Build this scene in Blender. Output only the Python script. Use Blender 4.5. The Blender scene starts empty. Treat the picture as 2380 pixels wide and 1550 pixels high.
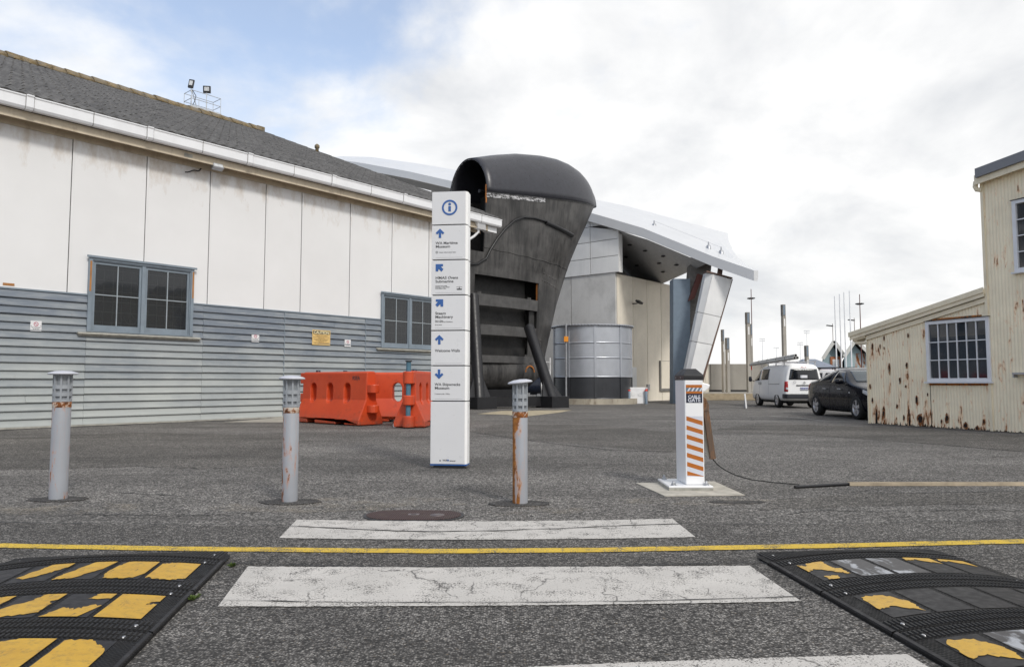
import bpy, bmesh, math, random
from mathutils import Vector, Matrix
from mathutils.bvhtree import BVHTree
random.seed(7)
SC = bpy.context.scene
COL = SC.collection
R = math.radians

# ---------------------------------------------------------------- camera, sky, sun, exposure
CAM_H, FPX, PITCH = 1.12, 1700.0, math.atan(113 / 1700)
cam = bpy.data.cameras.new('camera'); cam_o = bpy.data.objects.new('camera', cam); COL.objects.link(cam_o)
cam.sensor_width = 36; cam.lens = 36 * FPX / 2380; cam.clip_start = .05; cam.clip_end = 4000
cam_o.location = (0, 0, CAM_H); cam_o.rotation_euler = (R(90) + PITCH, 0, 0)
SC.camera = cam_o
SUN_AZ, SUN_EL = R(150), R(42)
world = bpy.data.worlds.new('World'); SC.world = world; world.use_nodes = True
def build_sky():
    nt = world.node_tree; nt.nodes.clear(); N = nt.nodes.new; L = nt.links.new
    def math_(op, a, b=None, c=None):
        n = N('ShaderNodeMath'); n.operation = op
        for i, v in enumerate((a, b, c)):
            if v is None: continue
            if isinstance(v, (int, float)): n.inputs[i].default_value = v
            else: L(v, n.inputs[i])
        return n.outputs[0]
    out = N('ShaderNodeOutputWorld'); bg = N('ShaderNodeBackground'); bg.inputs[1].default_value = .1
    sky = N('ShaderNodeTexSky'); sky.sky_type = 'NISHITA'; sky.sun_disc = False
    sky.sun_elevation = SUN_EL; sky.sun_rotation = SUN_AZ; sky.air_density = 1; sky.dust_density = 1.5; sky.ozone_density = 1.2
    tc = N('ShaderNodeTexCoord'); sep = N('ShaderNodeSeparateXYZ'); L(tc.outputs['Generated'], sep.inputs[0])
    zc = math_('MAXIMUM', sep.outputs[2], 0.0)
    den = math_('ADD', zc, .42)
    comb = N('ShaderNodeCombineXYZ')
    L(math_('DIVIDE', sep.outputs[0], den), comb.inputs[0]); L(math_('DIVIDE', sep.outputs[1], den), comb.inputs[1])
    def noise(scale, detail, rough, off, dist=0):
        m = N('ShaderNodeMapping'); m.inputs['Location'].default_value = off; L(comb.outputs[0], m.inputs[0])
        n = N('ShaderNodeTexNoise'); n.inputs['Scale'].default_value = scale; n.inputs['Detail'].default_value = detail
        n.inputs['Roughness'].default_value = rough; n.inputs['Distortion'].default_value = dist
        L(m.outputs[0], n.inputs['Vector']); return n.outputs['Fac']
    cover = noise(1.9, 10, .55, CLOUD_OFF, .25)
    # the cloud bank lies to the right (sun side) and towards the horizon
    bias = math_('ADD', math_('MULTIPLY', sep.outputs[0], .26), math_('MULTIPLY', zc, -.10))
    c2 = math_('ADD', cover, bias)
    ramp = N('ShaderNodeMapRange'); ramp.interpolation_type = 'SMOOTHSTEP'
    L(c2, ramp.inputs[0]); ramp.inputs[1].default_value = .27; ramp.inputs[2].default_value = .47
    shade = noise(2.6, 9, .56, (3.1, 7.7, 0), .3)
    mr = N('ShaderNodeMapRange'); L(shade, mr.inputs[0]); mr.inputs[1].default_value = .34; mr.inputs[2].default_value = .56
    cr = N('ShaderNodeMix'); cr.data_type = 'RGBA'; L(mr.outputs[0], cr.inputs[0])
    cr.inputs[6].default_value = (5.7, 5.8, 5.95, 1); cr.inputs[7].default_value = (8.0, 7.95, 7.84, 1)
    # thin haze towards the horizon whitens the sky
    hz = N('ShaderNodeMapRange'); L(zc, hz.inputs[0]); hz.inputs[1].default_value = .0; hz.inputs[2].default_value = .42
    hz.inputs[3].default_value = .85; hz.inputs[4].default_value = .24
    blue = N('ShaderNodeMix'); blue.data_type = 'RGBA'; L(hz.outputs[0], blue.inputs[0])
    sk = N('ShaderNodeMix'); sk.data_type = 'RGBA'; sk.blend_type = 'MULTIPLY'; sk.inputs[0].default_value = 1
    L(sky.outputs[0], sk.inputs[6]); sk.inputs[7].default_value = SKY_GAIN
    L(sk.outputs[2], blue.inputs[6]); blue.inputs[7].default_value = (7.1, 7.3, 7.55, 1)
    mix = N('ShaderNodeMix'); mix.data_type = 'RGBA'
    L(math_('MULTIPLY', ramp.outputs[0], .94), mix.inputs[0]); L(blue.outputs[2], mix.inputs[6]); L(cr.outputs[2], mix.inputs[7])
    L(mix.outputs[2], bg.inputs[0]); L(bg.outputs[0], out.inputs[0])
CLOUD_OFF = (3.2, 1.1, 0); SKY_GAIN = (1.65, 1.65, 1.65, 1)
build_sky()
sun = bpy.data.lights.new('sun', 'SUN'); sun.energy = 1.5; sun.angle = R(10); sun.color = (1, .96, .9)
sun_o = bpy.data.objects.new('sun', sun); COL.objects.link(sun_o)
sdir = Vector((math.sin(SUN_AZ) * math.cos(SUN_EL), math.cos(SUN_AZ) * math.cos(SUN_EL), math.sin(SUN_EL)))
sun_o.rotation_euler = (-sdir).to_track_quat('-Z', 'Y').to_euler(); sun_o.location = (20, -20, 40)
SC.view_settings.view_transform = 'Standard'; SC.view_settings.look = 'None'
SC.view_settings.exposure = 0.42; SC.view_settings.gamma = 1; SC.view_settings.use_curve_mapping = False
SC.render.engine = 'CYCLES'; SC.cycles.max_bounces = 6; SC.cycles.use_denoising = True

# ---------------------------------------------------------------- measuring from the camera model
def ray(px, py):
    u = (px - 1190) / FPX; v = (775 - py) / FPX
    return Vector((u, math.cos(PITCH) - v * math.sin(PITCH), math.sin(PITCH) + v * math.cos(PITCH)))
def gp(px, py, z=0.0):                       # sight line meets the level z
    r = ray(px, py); t = (z - CAM_H) / r.z
    return Vector((r.x * t, r.y * t, z))
def dp(px, py, Y):                           # sight line meets the depth Y
    r = ray(px, py); t = Y / r.y
    return Vector((r.x * t, Y, CAM_H + r.z * t))
def pl(px, py, A, n):
    r = ray(px, py); n = Vector((n[0], n[1], 0)); A = Vector((A[0], A[1], 0))
    t = A.dot(n) / (r.x * n.x + r.y * n.y)
    return Vector((r.x * t, r.y * t, CAM_H + r.z * t))

# ---------------------------------------------------------------- mesh helpers
class MB:
    def __init__(s): s.v = []; s.f = []; s.sm = []
    def add(s, vs, fs, smooth=False):
        o = len(s.v); s.v += [tuple(p) for p in vs]
        s.f += [tuple(i + o for i in f) for f in fs]; s.sm += [smooth] * len(fs); return s
    def box(s, x0, x1, y0, y1, z0, z1, M=None):
        p = [Vector((x, y, z)) for z in (z0, z1) for y in (y0, y1) for x in (x0, x1)]
        if M is not None: p = [M @ q for q in p]
        return s.add(p, [(0, 2, 3, 1), (4, 5, 7, 6), (0, 1, 5, 4), (1, 3, 7, 5), (3, 2, 6, 7), (2, 0, 4, 6)])
    def prism(s, pts, off):
        n = len(pts); off = Vector(off); a = [Vector(p) for p in pts]; nw = Vector((0, 0, 0))
        for i in range(n): nw += a[i].cross(a[(i + 1) % n])
        if nw.dot(off) < 0: a = a[::-1]
        b = [p + off for p in a]
        return s.add(a + b, [tuple(range(n))[::-1], tuple(range(n, 2 * n))] + [(i, (i + 1) % n, n + (i + 1) % n, n + i) for i in range(n)])
    def poly(s, pts): return s.add(pts, [tuple(range(len(pts)))])
    def bar(s, a, b, w, h=None, up=(0, 0, 1)):
        a = Vector(a); b = Vector(b); h = h or w; d = (b - a).normalized(); up = Vector(up)
        x = d.cross(up)
        if x.length < 1e-4: x = d.cross(Vector((1, 0, 0)))
        x.normalize(); y = x.cross(d)
        p = [q + x * i * w / 2 + y * j * h / 2 for q in (a, b) for j in (-1, 1) for i in (-1, 1)]
        return s.add(p, [(0, 2, 3, 1), (4, 5, 7, 6), (0, 1, 5, 4), (1, 3, 7, 5), (3, 2, 6, 7), (2, 0, 4, 6)])
    def tube(s, pts, r, n=10, cap=True):
        pts = [Vector(p) for p in pts]; rs = r if isinstance(r, (list, tuple)) else [r] * len(pts)
        ring = []; prev = None
        for i, p in enumerate(pts):
            d = (pts[min(i + 1, len(pts) - 1)] - pts[max(i - 1, 0)]).normalized()
            x = prev - d * prev.dot(d) if prev is not None else d.cross(Vector((0, 0, 1)))
            if x.length < 1e-3: x = d.cross(Vector((0, 1, 0)))
            x.normalize(); prev = x; y = d.cross(x)
            ring += [p + (x * math.cos(2 * math.pi * k / n) + y * math.sin(2 * math.pi * k / n)) * rs[i] for k in range(n)]
        fs = [(i * n + k, i * n + (k + 1) % n, (i + 1) * n + (k + 1) % n, (i + 1) * n + k) for i in range(len(pts) - 1) for k in range(n)]
        s.add(ring, fs, True)
        if cap: s.add(ring[:n], [tuple(range(n))[::-1]]); s.add(ring[-n:], [tuple(range(n))])
        return s
    def lathe(s, prof, n=24, c=(0, 0, 0), M=None, smooth=True, a0=0, a1=2 * math.pi):
        c = Vector(c); full = abs(a1 - a0 - 2 * math.pi) < 1e-6; m = n if full else n + 1
        vs = [c + Vector((r * math.cos(a0 + (a1 - a0) * k / n), r * math.sin(a0 + (a1 - a0) * k / n), z)) for r, z in prof for k in range(m)]
        if M is not None: vs = [M @ v for v in vs]
        fs = [(i * m + k, i * m + (k + 1) % m, (i + 1) * m + (k + 1) % m, (i + 1) * m + k) for i in range(len(prof) - 1) for k in range(n)]
        return s.add(vs, fs, smooth)
    def grid(s, rows, smooth=False, flip=False):
        m = len(rows[0]); fs = []
        for i in range(len(rows) - 1):
            for k in range(m - 1):
                q = (i * m + k, i * m + k + 1, (i + 1) * m + k + 1, (i + 1) * m + k)
                fs.append(q[::-1] if flip else q)
        return s.add([p for r in rows for p in r], fs, smooth)
    def mesh(s, name, mat):
        me = bpy.data.meshes.new(name); me.from_pydata(s.v, [], s.f)
        me.polygons.foreach_set('use_smooth', s.sm)
        if mat: me.materials.append(mat)
        me.update(); return me
    def build(s, name, mat, parent=None, bevel=0, solid=0, segs=2, sub=0):
        o = bpy.data.objects.new(name, s.mesh(name, mat)); COL.objects.link(o); o.parent = parent
        if solid:
            m = o.modifiers.new('solid', 'SOLIDIFY'); m.thickness = solid; m.offset = -1
        if sub:
            m = o.modifiers.new('sub', 'SUBSURF'); m.levels = sub; m.render_levels = sub
        if bevel:
            m = o.modifiers.new('bevel', 'BEVEL'); m.width = bevel; m.segments = segs; m.limit_method = 'ANGLE'; m.angle_limit = R(40)
            m.harden_normals = False
        return o
def B(*a, **k): return MB().box(*a, **k)
def thing(name, label, cat, loc=(0, 0, 0), rz=0, group=None):
    o = bpy.data.objects.new(name, None); COL.objects.link(o); o.location = loc; o.rotation_euler = (0, 0, rz)
    o.empty_display_size = .2
    return tag(o, label, cat, group)
def tag(o, label, cat, group=None):
    o['label'] = label; o['category'] = cat
    if group: o['group'] = group
    return o
def struct(o, label=None):
    o['kind'] = 'structure'
    if label: o['label'] = label
    return o
def baked(o):                                # apply the modifiers
    dg = bpy.context.evaluated_depsgraph_get(); dg.update()
    me = bpy.data.meshes.new_from_object(o.evaluated_get(dg)); o.modifiers.clear(); o.data = me; return o
def boolean(o, cutters, op='DIFFERENCE'):
    tmp = []
    for c in cutters:
        t = bpy.data.objects.new('cutter', c.mesh('cutter', None)); COL.objects.link(t); t.matrix_world = o.matrix_world; t.parent = o.parent; tmp.append(t)
        m = o.modifiers.new('cut', 'BOOLEAN'); m.object = t; m.operation = op; m.solver = 'EXACT'
    bpy.context.view_layer.update(); baked(o)
    for t in tmp: bpy.data.objects.remove(t)
    return o
def copy_tree(o, parent=None, data=None):
    c = o.copy(); COL.objects.link(c); c.parent = parent
    for ch in [k for k in o.children]: copy_tree(ch, c)
    return c
def text(name, body, size, x, z, mat, parent, y=-.002, align='LEFT', bold=0, shear=0, M=None, space=1.0, width=None, valign='TOP_BASELINE', line=.85):
    cu = bpy.data.curves.new('t', 'FONT'); cu.body = body; cu.size = size; cu.align_x = align; cu.offset = bold * size; cu.shear = shear
    cu.space_line = line; cu.space_character = space; cu.extrude = .0006; cu.resolution_u = 3
    t = bpy.data.objects.new('t', cu); COL.objects.link(t)
    dg = bpy.context.evaluated_depsgraph_get(); me = bpy.data.meshes.new_from_object(t.evaluated_get(dg))
    bpy.data.objects.remove(t); bpy.data.curves.remove(cu)
    if width and len(me.vertices):
        xs = [v.co.x for v in me.vertices]; k = width / (max(xs) - min(xs)); me.transform(Matrix.Diagonal((k, 1, 1, 1)))
    me.transform(Matrix(((1, 0, 0, x), (0, 0, -1, y), (0, 1, 0, z), (0, 0, 0, 1))))
    if M is not None: me.transform(M)
    me.materials.clear(); me.materials.append(mat); me.name = name
    o = bpy.data.objects.new(name, me); COL.objects.link(o); o.parent = parent; return o
def arc(cx, cz, r, a0, a1, n, y=0): return [Vector((cx + r * math.cos(a0 + (a1 - a0) * k / n), y, cz + r * math.sin(a0 + (a1 - a0) * k / n))) for k in range(n + 1)]
def ring(mb, cx, cz, r0, r1, y0, y1, n=32):
    for k in range(n):
        a, b = 2 * math.pi * k / n, 2 * math.pi * (k + 1) / n
        mb.prism([(cx + r * math.cos(t), y0, cz + r * math.sin(t)) for r, t in ((r0, a), (r1, a), (r1, b), (r0, b))], (0, y1 - y0, 0))
    return mb
def disc(mb, cx, cz, r, y0, y1, n=24): return mb.prism([(cx + r * math.cos(2 * math.pi * k / n), y0, cz + r * math.sin(2 * math.pi * k / n)) for k in range(n)], (0, y1 - y0, 0))

# ---------------------------------------------------------------- materials
def srgb(r, g, b):
    f = lambda c: (c / 255 / 12.92) if c <= 10 else ((c / 255 + .055) / 1.055) ** 2.4
    return (f(r), f(g), f(b), 1)
class NT:
    def __init__(s, name):
        s.m = bpy.data.materials.new(name); s.m.use_nodes = True; s.t = s.m.node_tree; s.b = s.t.nodes['Principled BSDF']
        s.tc = s.t.nodes.new('ShaderNodeTexCoord'); s.co = s.tc.outputs['Object']
    def N(s, t): return s.t.nodes.new(t)
    def L(s, a, b): s.t.links.new(a, b)
    def put(s, sock, v):
        if isinstance(v, bpy.types.NodeSocket): s.L(v, sock)
        else: sock.default_value = v
    def vec(s, scale=(1, 1, 1), loc=(0, 0, 0), src=None):
        m = s.N('ShaderNodeMapping'); m.inputs['Scale'].default_value = scale; m.inputs['Location'].default_value = loc
        s.L(src or s.co, m.inputs[0]); return m.outputs[0]
    def rnd(s, k=10):                        # coordinates shifted for each object
        oi = s.N('ShaderNodeObjectInfo'); v = s.N('ShaderNodeVectorMath'); v.operation = 'SCALE'
        cb = s.N('ShaderNodeCombineXYZ')
        for i in range(3): s.L(oi.outputs['Random'], cb.inputs[i])
        s.L(cb.outputs[0], v.inputs[0]); v.inputs[3].default_value = k
        a = s.N('ShaderNodeVectorMath'); s.L(s.co, a.inputs[0]); s.L(v.outputs[0], a.inputs[1]); s.co = a.outputs[0]; return oi.outputs['Random']
    def noise(s, scale=5, detail=4, rough=.5, vec=None, dist=0):
        n = s.N('ShaderNodeTexNoise'); n.inputs['Scale'].default_value = scale; n.inputs['Detail'].default_value = detail
        n.inputs['Roughness'].default_value = rough; n.inputs['Distortion'].default_value = dist; s.L(vec or s.co, n.inputs['Vector']); return n.outputs['Fac']
    def voro(s, scale, vec=None, feature='F1', out='Distance', rnd=1):
        n = s.N('ShaderNodeTexVoronoi'); n.feature = feature; n.inputs['Scale'].default_value = scale; n.inputs['Randomness'].default_value = rnd
        s.L(vec or s.co, n.inputs['Vector']); return n.outputs[out]
    def mr(s, v, a, b, c=0, d=1, smooth=False):
        n = s.N('ShaderNodeMapRange'); s.put(n.inputs[0], v)
        if smooth: n.interpolation_type = 'SMOOTHSTEP'
        for i, k in enumerate((a, b, c, d)): n.inputs[i + 1].default_value = k
        return n.outputs[0]
    def mth(s, op, a, b=0.0):
        n = s.N('ShaderNodeMath'); n.operation = op; s.put(n.inputs[0], a); s.put(n.inputs[1], b); return n.outputs[0]
    def mix(s, f, a, b, mode='MIX'):
        n = s.N('ShaderNodeMix'); n.data_type = 'RGBA'; n.blend_type = mode; s.put(n.inputs[0], f); s.put(n.inputs[6], a); s.put(n.inputs[7], b); return n.outputs[2]
    def mixf(s, f, a, b):
        n = s.N('ShaderNodeMix'); s.put(n.inputs[0], f); s.put(n.inputs[2], a); s.put(n.inputs[3], b); return n.outputs[0]
    def xyz(s, src=None):
        n = s.N('ShaderNodeSeparateXYZ'); s.L(src or s.co, n.inputs[0]); return n.outputs
    def bump(s, h, k=.3, dist=.01, prev=None):
        n = s.N('ShaderNodeBump'); n.inputs['Strength'].default_value = k; n.inputs['Distance'].default_value = dist; s.put(n.inputs['Height'], h)
        if prev is not None: s.L(prev, n.inputs['Normal'])
        return n.outputs[0]
    def done(s, col=None, rough=None, metal=None, normal=None, spec=None):
        if col is not None: s.put(s.b.inputs['Base Color'], col)
        if rough is not None: s.put(s.b.inputs['Roughness'], rough)
        if metal is not None: s.put(s.b.inputs['Metallic'], metal)
        if spec is not None: s.put(s.b.inputs['Specular IOR Level'], spec)
        if normal is not None: s.L(normal, s.b.inputs['Normal'])
        return s.m
def scl(c, k): return (c[0] * k, c[1] * k, c[2] * k, 1)
def plain(name, c, rough=.6, metal=0, var=.18, scale=3, bump=.08, bscale=60, streak=False, spec=.5, dirt=0, dirtc=(.08, .06, .045, 1), rvar=.1):
    n = NT(name); r = n.rnd()
    v = n.vec((6, 6, .5)) if streak else n.co
    f = n.mr(n.noise(scale, 6, .6, v), .3, .7)
    col = n.mix(f, scl(c, 1 - var), scl(c, 1 + var * .6))
    if dirt:
        g = n.mr(n.noise(scale * 2.3, 8, .7, n.vec((1, 1, .35))), .52, .75)
        col = n.mix(n.mth('MULTIPLY', g, dirt), col, dirtc)
    rg = n.mr(n.noise(scale * 4, 4), .3, .7, max(rough - rvar, .02), min(rough + rvar, 1))
    nb = n.bump(n.noise(bscale, 3, .6), bump, .004) if bump else None
    return n.done(col, rg, metal, nb, spec)
def mat_asphalt(name, dark, light, stone, big, crackamt=.0, contrast=1.0):
    n = NT(name)
    cell = n.voro(stone, out='Color'); cs = n.xyz(cell)[0]; dist = n.voro(stone)
    fine = n.noise(stone * 1.7, 3, .7)
    t = n.mth('ADD', n.mth('MULTIPLY', cs, .62), n.mth('MULTIPLY', fine, .45))
    t = n.mr(t, .25, .85)
    sp2 = n.noise(26, 3, .75); sp3 = n.noise(9, 4, .7)
    edge = n.mr(dist, .25, .6, 1, .25)
    t = n.mth('MULTIPLY', t, edge)
    t = n.mth('MULTIPLY', t, n.mr(n.mth('ADD', n.mth('MULTIPLY', sp2, .65), n.mth('MULTIPLY', sp3, .35)), .36, .64, .30, 1.7))
    large = n.noise(big, 5, .6, n.vec((.22, 1, 1)), .4)
    mid = n.noise(1.1, 6, .6)
    tone = n.mr(n.mth('ADD', n.mth('MULTIPLY', large, .65), n.mth('MULTIPLY', mid, .35)), .36, .62, .62, 1.30)
    base = n.mix(n.mth('POWER', t, contrast), dark, light)
    tc = n.N('ShaderNodeCombineColor')
    for i in range(3): n.L(tone, tc.inputs[i])
    col = n.mix(1.0, base, tc.outputs[0], 'MULTIPLY')
    # oily stains and tyre polish
    st = n.mr(n.noise(.55, 5, .65, n.vec((.45, 1.5, 1), (3, 1, 0))), .54, .70)
    col = n.mix(n.mth('MULTIPLY', st, .5), col, scl(dark, 1.5))
    dr = n.mr(n.noise(3.2, 5, .7, n.vec((1, 1, 1), (9, 2, 0))), .66, .72)
    col = n.mix(n.mth('MULTIPLY', dr, .45), col, scl(dark, .8))
    # brown specks of sand and lichen
    sp = n.mr(n.noise(stone * .55, 2, .5), .66, .72)
    col = n.mix(n.mth('MULTIPLY', sp, .35), col, (.26, .20, .13, 1))
    if crackamt:
        w = n.N('ShaderNodeVectorMath'); w.operation = 'ADD'; nn = n.N('ShaderNodeTexNoise'); nn.inputs['Scale'].default_value = 1.6; nn.inputs['Detail'].default_value = 6
        n.L(n.co, nn.inputs['Vector']); n.L(n.co, w.inputs[0]); n.L(nn.outputs['Color'], w.inputs[1])
        d = n.voro(.30, w.outputs[0], 'DISTANCE_TO_EDGE')
        k = n.mr(d, .0, .0035, 1, 0); k = n.mth('MULTIPLY', k, n.mr(n.noise(.4, 3), .48, .6))
        col = n.mix(n.mth('MULTIPLY', k, crackamt), col, scl(dark, .4))
    h = n.mth('ADD', n.mth('MULTIPLY', t, 1.0), n.mth('MULTIPLY', fine, .4))
    return n.done(col, .86, 0, n.bump(h, .55, .006), .35)
def mat_roadpaint(name, c, under, wear, crack=True):
    n = NT(name)
    fine = n.noise(95, 4, .75); mid = n.noise(6, 5, .65)
    w = n.mth('ADD', n.mth('MULTIPLY', fine, .75), n.mth('MULTIPLY', mid, .42))
    m = n.mr(w, wear, wear + .05)
    col = n.mix(n.mr(n.noise(3, 6, .6), .3, .7), scl(c, .86), scl(c, 1.06))
    if crack:
        nn = n.N('ShaderNodeTexNoise'); nn.inputs['Scale'].default_value = 7; nn.inputs['Detail'].default_value = 8
        n.L(n.co, nn.inputs['Vector']); w2 = n.N('ShaderNodeVectorMath'); w2.operation = 'MULTIPLY_ADD'
        n.L(nn.outputs['Color'], w2.inputs[0]); w2.inputs[1].default_value = (.22, .22, 0); n.L(n.vec((1.0, .42, 1)), w2.inputs[2])
        d = n.voro(1.9, w2.outputs[0], 'DISTANCE_TO_EDGE')
        k = n.mth('MULTIPLY', n.mr(d, .0, .010, 1, 0), n.mr(n.noise(2.3, 3), .46, .56))
        m = n.mth('MAXIMUM', m, k)
    cell = n.xyz(n.voro(120, out='Color'))[0]
    ucol = n.mix(cell, scl(under, .35), scl(under, 1.5))
    return n.done(n.mix(m, col, ucol), .75, 0, n.bump(n.mth('SUBTRACT', fine, n.mth('MULTIPLY', m, .6)), .5, .004), .3)
def mat_rusty(name, c, rough=.5, amount=.62, lowz=None, side=None, streak=(3, 3, .7), scale=4.0, rustc=((.30, .10, .02, 1), (.06, .022, .01, 1)), holes=0.0, bump=.1, per=True):
    """paint with rust blisters: a noise mask, denser below lowz or towards one side"""
    n = NT(name)
    if per: n.rnd(7)
    a = n.noise(scale, 9, .68, n.vec(streak), .4)
    thr = a
    if lowz: thr = n.mth('ADD', thr, n.mr(n.xyz(n.tc.outputs['Object'])[2], 0, lowz, .075, 0))
    if side is not None: thr = n.mth('ADD', thr, n.mr(n.xyz(n.tc.outputs['Object'])[0], side[0], side[1], side[2], 0))
    m = n.mr(thr, amount, amount + .03)
    halo = n.mr(thr, amount - .07, amount + .02)
    rc = n.mix(n.mr(n.noise(22, 5, .7), .35, .65), rustc[0], rustc[1])
    base = n.mix(n.mr(n.noise(1.4, 6, .6), .3, .7), scl(c, .88), scl(c, 1.05))
    streaks = n.mr(n.noise(5, 5, .6, n.vec((9, 9, .35))), .55, .8, 0, .25)
    base = n.mix(streaks, base, scl(rustc[0], 1.6))
    col = n.mix(n.mth('MULTIPLY', halo, .45), base, scl(rustc[0], 1.7)); col = n.mix(m, col, rc)
    if holes:
        hm = n.mr(thr, amount + holes, amount + holes + .015); col = n.mix(hm, col, (.01, .008, .006, 1))
    return n.done(col, n.mixf(m, rough, .9), 0, n.bump(n.mth('ADD', n.mth('MULTIPLY', m, -.6), n.noise(50, 4, .6)), .4, .004))
def glass(name, tint=(.02, .025, .03, 1), alpha=.55, rough=.03):
    n = NT(name); nz = n.noise(1.3, 2, .5)
    n.b.inputs['IOR'].default_value = 1.5
    n.done(tint, n.mr(n.noise(30, 5, .7), .4, .8, rough, rough + .12), 0, n.bump(nz, .05, .02), .8)
    n.b.inputs['Alpha'].default_value = alpha; return n.m
M = {}
M['yard'] = mat_asphalt('yard asphalt', (.033, .031, .029, 1), (.455, .43, .40, 1), 62, .55, .6, 1.0)
M['road'] = mat_asphalt('road chip seal', (.021, .0198, .0186, 1), (.39, .368, .342, 1), 92, .5, .5, 1.15)
M['yard_old'] = mat_asphalt('older asphalt', (.026, .0245, .0225, 1), (.36, .335, .305, 1), 66, .7, .7, 1.05)
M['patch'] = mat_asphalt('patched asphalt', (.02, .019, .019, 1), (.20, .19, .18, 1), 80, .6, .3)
M['tar'] = plain('tar', (.012, .012, .012, 1), .7, bump=.4, bscale=40)
M['roadwhite'] = mat_roadpaint('worn white road paint', (.55, .525, .49, 1), (.10, .095, .09, 1), .622)
M['roadyellow'] = mat_roadpaint('worn yellow road paint', (.66, .45, .055, 1), (.12, .11, .09, 1), .605)
M['thinwhite'] = mat_roadpaint('faded white bay line', (.45, .44, .42, 1), (.10, .095, .09, 1), .58)
M['concrete'] = plain('concrete', (.40, .37, .32, 1), .85, var=.22, scale=2, bump=.2, dirt=.35)
M['padconc'] = plain('yellowed concrete', (.42, .36, .25, 1), .9, var=.3, scale=4, bump=.3, dirt=.5)
M['white'] = plain('white paint', (.78, .78, .78, 1), .45, var=.05, bump=.03, dirt=.06)
M['gutter'] = plain('white gutter paint', (.80, .81, .83, 1), .4, var=.05, bump=.02, dirt=.05, dirtc=(.25, .21, .16, 1))
M['cream_trim'] = plain('cream eave paint', (.58, .50, .38, 1), .6, var=.14, scale=2, bump=.08, dirt=.5, dirtc=(.22, .15, .09, 1))
M['blacksteel'] = plain('black steel', (.012, .012, .014, 1), .42, var=.3, bump=.08)
M['darkgrey'] = plain('dark grey', (.035, .035, .037, 1), .6)
M['metal'] = plain('galvanised steel', (.42, .43, .45, 1), .45, .7, var=.15, scale=8)
M['timberorange'] = plain('bare timber', (.42, .19, .06, 1), .8, var=.3)
# ---------------------------------------------------------------- ground, road, markings
def sheet(name, pts, z, mat, kind=True):
    o = MB().poly([(p[0], p[1], z) for p in pts]).build(name, mat)
    return struct(o) if kind else o
rng = random.Random(3)
def blob(cx, cy, rx, ry, n=26, j=.25, r=rng):
    return [(cx + rx * math.cos(2 * math.pi * k / n) * (1 + r.uniform(-j, j)), cy + ry * math.sin(2 * math.pi * k / n) * (1 + r.uniform(-j, j))) for k in range(n)]
sheet('ground', [(-3000, -60), (3000, -60), (3000, 3500), (-3000, 3500)], 0, M['yard'])
rng = random.Random(3)
seam = [(-400, 1216), (0, 1217), (300, 1221), (640, 1223), (760, 1229), (900, 1236), (1000, 1238), (1150, 1236), (1300, 1231), (1450, 1224), (1560, 1220), (1800, 1222), (2000, 1219), (2200, 1214), (2380, 1212), (2800, 1207)]
def densify(pts, n, jit, r=rng):
    out = []
    for a, b in zip(pts, pts[1:]):
        for k in range(n): t = k / n; out.append((a[0] + (b[0] - a[0]) * t, a[1] + (b[1] - a[1]) * t + r.uniform(-jit, jit)))
    return out + [pts[-1]]
sp = [gp(x, y) for x, y in densify(seam, 5, .5)]
sheet('road', [(-30, sp[0].y), *[(p.x, p.y) for p in sp], (30, sp[-1].y), (30, -30), (-30, -30)], .004, M['road'])
def ribbon(name, pts, w, z, mat, jit=.3, label=None):
    mb = MB(); q = [Vector((p[0], p[1], 0)) for p in pts]; l, rr = [], []
    for i, p in enumerate(q):
        d = (q[min(i + 1, len(q) - 1)] - q[max(i - 1, 0)]).normalized(); n = Vector((-d.y, d.x, 0)); k = w / 2 * (1 + rng.uniform(-jit, jit))
        l.append(p + n * k + Vector((0, 0, z))); rr.append(p - n * k + Vector((0, 0, z)))
    mb.grid([rr, l]); return struct(mb.build(name, mat), label)
ribbon('road_seam', sp, .017, .0125, M['tar'], .6)
ribbon('road_seam', [gp(x, y) for x, y in densify([(520, 1311), (760, 1318), (1000, 1321), (1300, 1319), (1500, 1316), (1760, 1310)], 6, .4)], .010, .0125, M['tar'], .7)
ribbon('road_seam', [gp(x, y) for x, y in densify([(480, 1398), (800, 1404), (1200, 1404), (1500, 1401), (1880, 1390)], 8, .6)], .008, .0125, M['tar'], .8)
ribbon('road_seam', [gp(x, y) for x, y in densify([(1960, 1148), (2150, 1146), (2400, 1140)], 6, .3)], .012, .005, M['tar'], .6)
ribbon('road_seam', [gp(x, y) for x, y in densify([(1090, 1003), (1190, 1018), (1300, 1032), (1420, 1046), (1560, 1050)], 6, .4)], .05, .004, M['patch'], .5)
ribbon('road_seam', [gp(x, y) for x, y in densify([(1640, 1000), (1900, 1012), (2150, 1030), (2400, 1052)], 6, .3)], .05, .004, M['patch'], .5)
def band(name, ds, z, mat, label, jit=.9, n=170):
    """a painted bar from its outline in the ground plane, edges slightly ragged"""
    (a, b, c, d) = ds; t = []; u = []
    for k in range(n + 1):
        f = k / n
        t.append(gp(a[0] + (b[0] - a[0]) * f, a[1] + (b[1] - a[1]) * f + rng.uniform(-jit, jit) * .5 + (4 * f * (1 - f)) * a[2])); u.append(gp(d[0] + (c[0] - d[0]) * f, d[1] + (c[1] - d[1]) * f + rng.uniform(-jit, jit) * .5 + (4 * f * (1 - f)) * d[2]))
    mb = MB(); mb.grid([[Vector((p.x, p.y, z)) for p in u], [Vector((p.x, p.y, z)) for p in t]])
    return struct(mb.build(name, mat), label)
band('crossing_bar', [(690, 1209, 5), (1562, 1207, 0), (1617, 1250, 0), (649, 1252, 5)], .0085, M['roadwhite'], 'far white crossing bar beyond the yellow line', .8)
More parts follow.
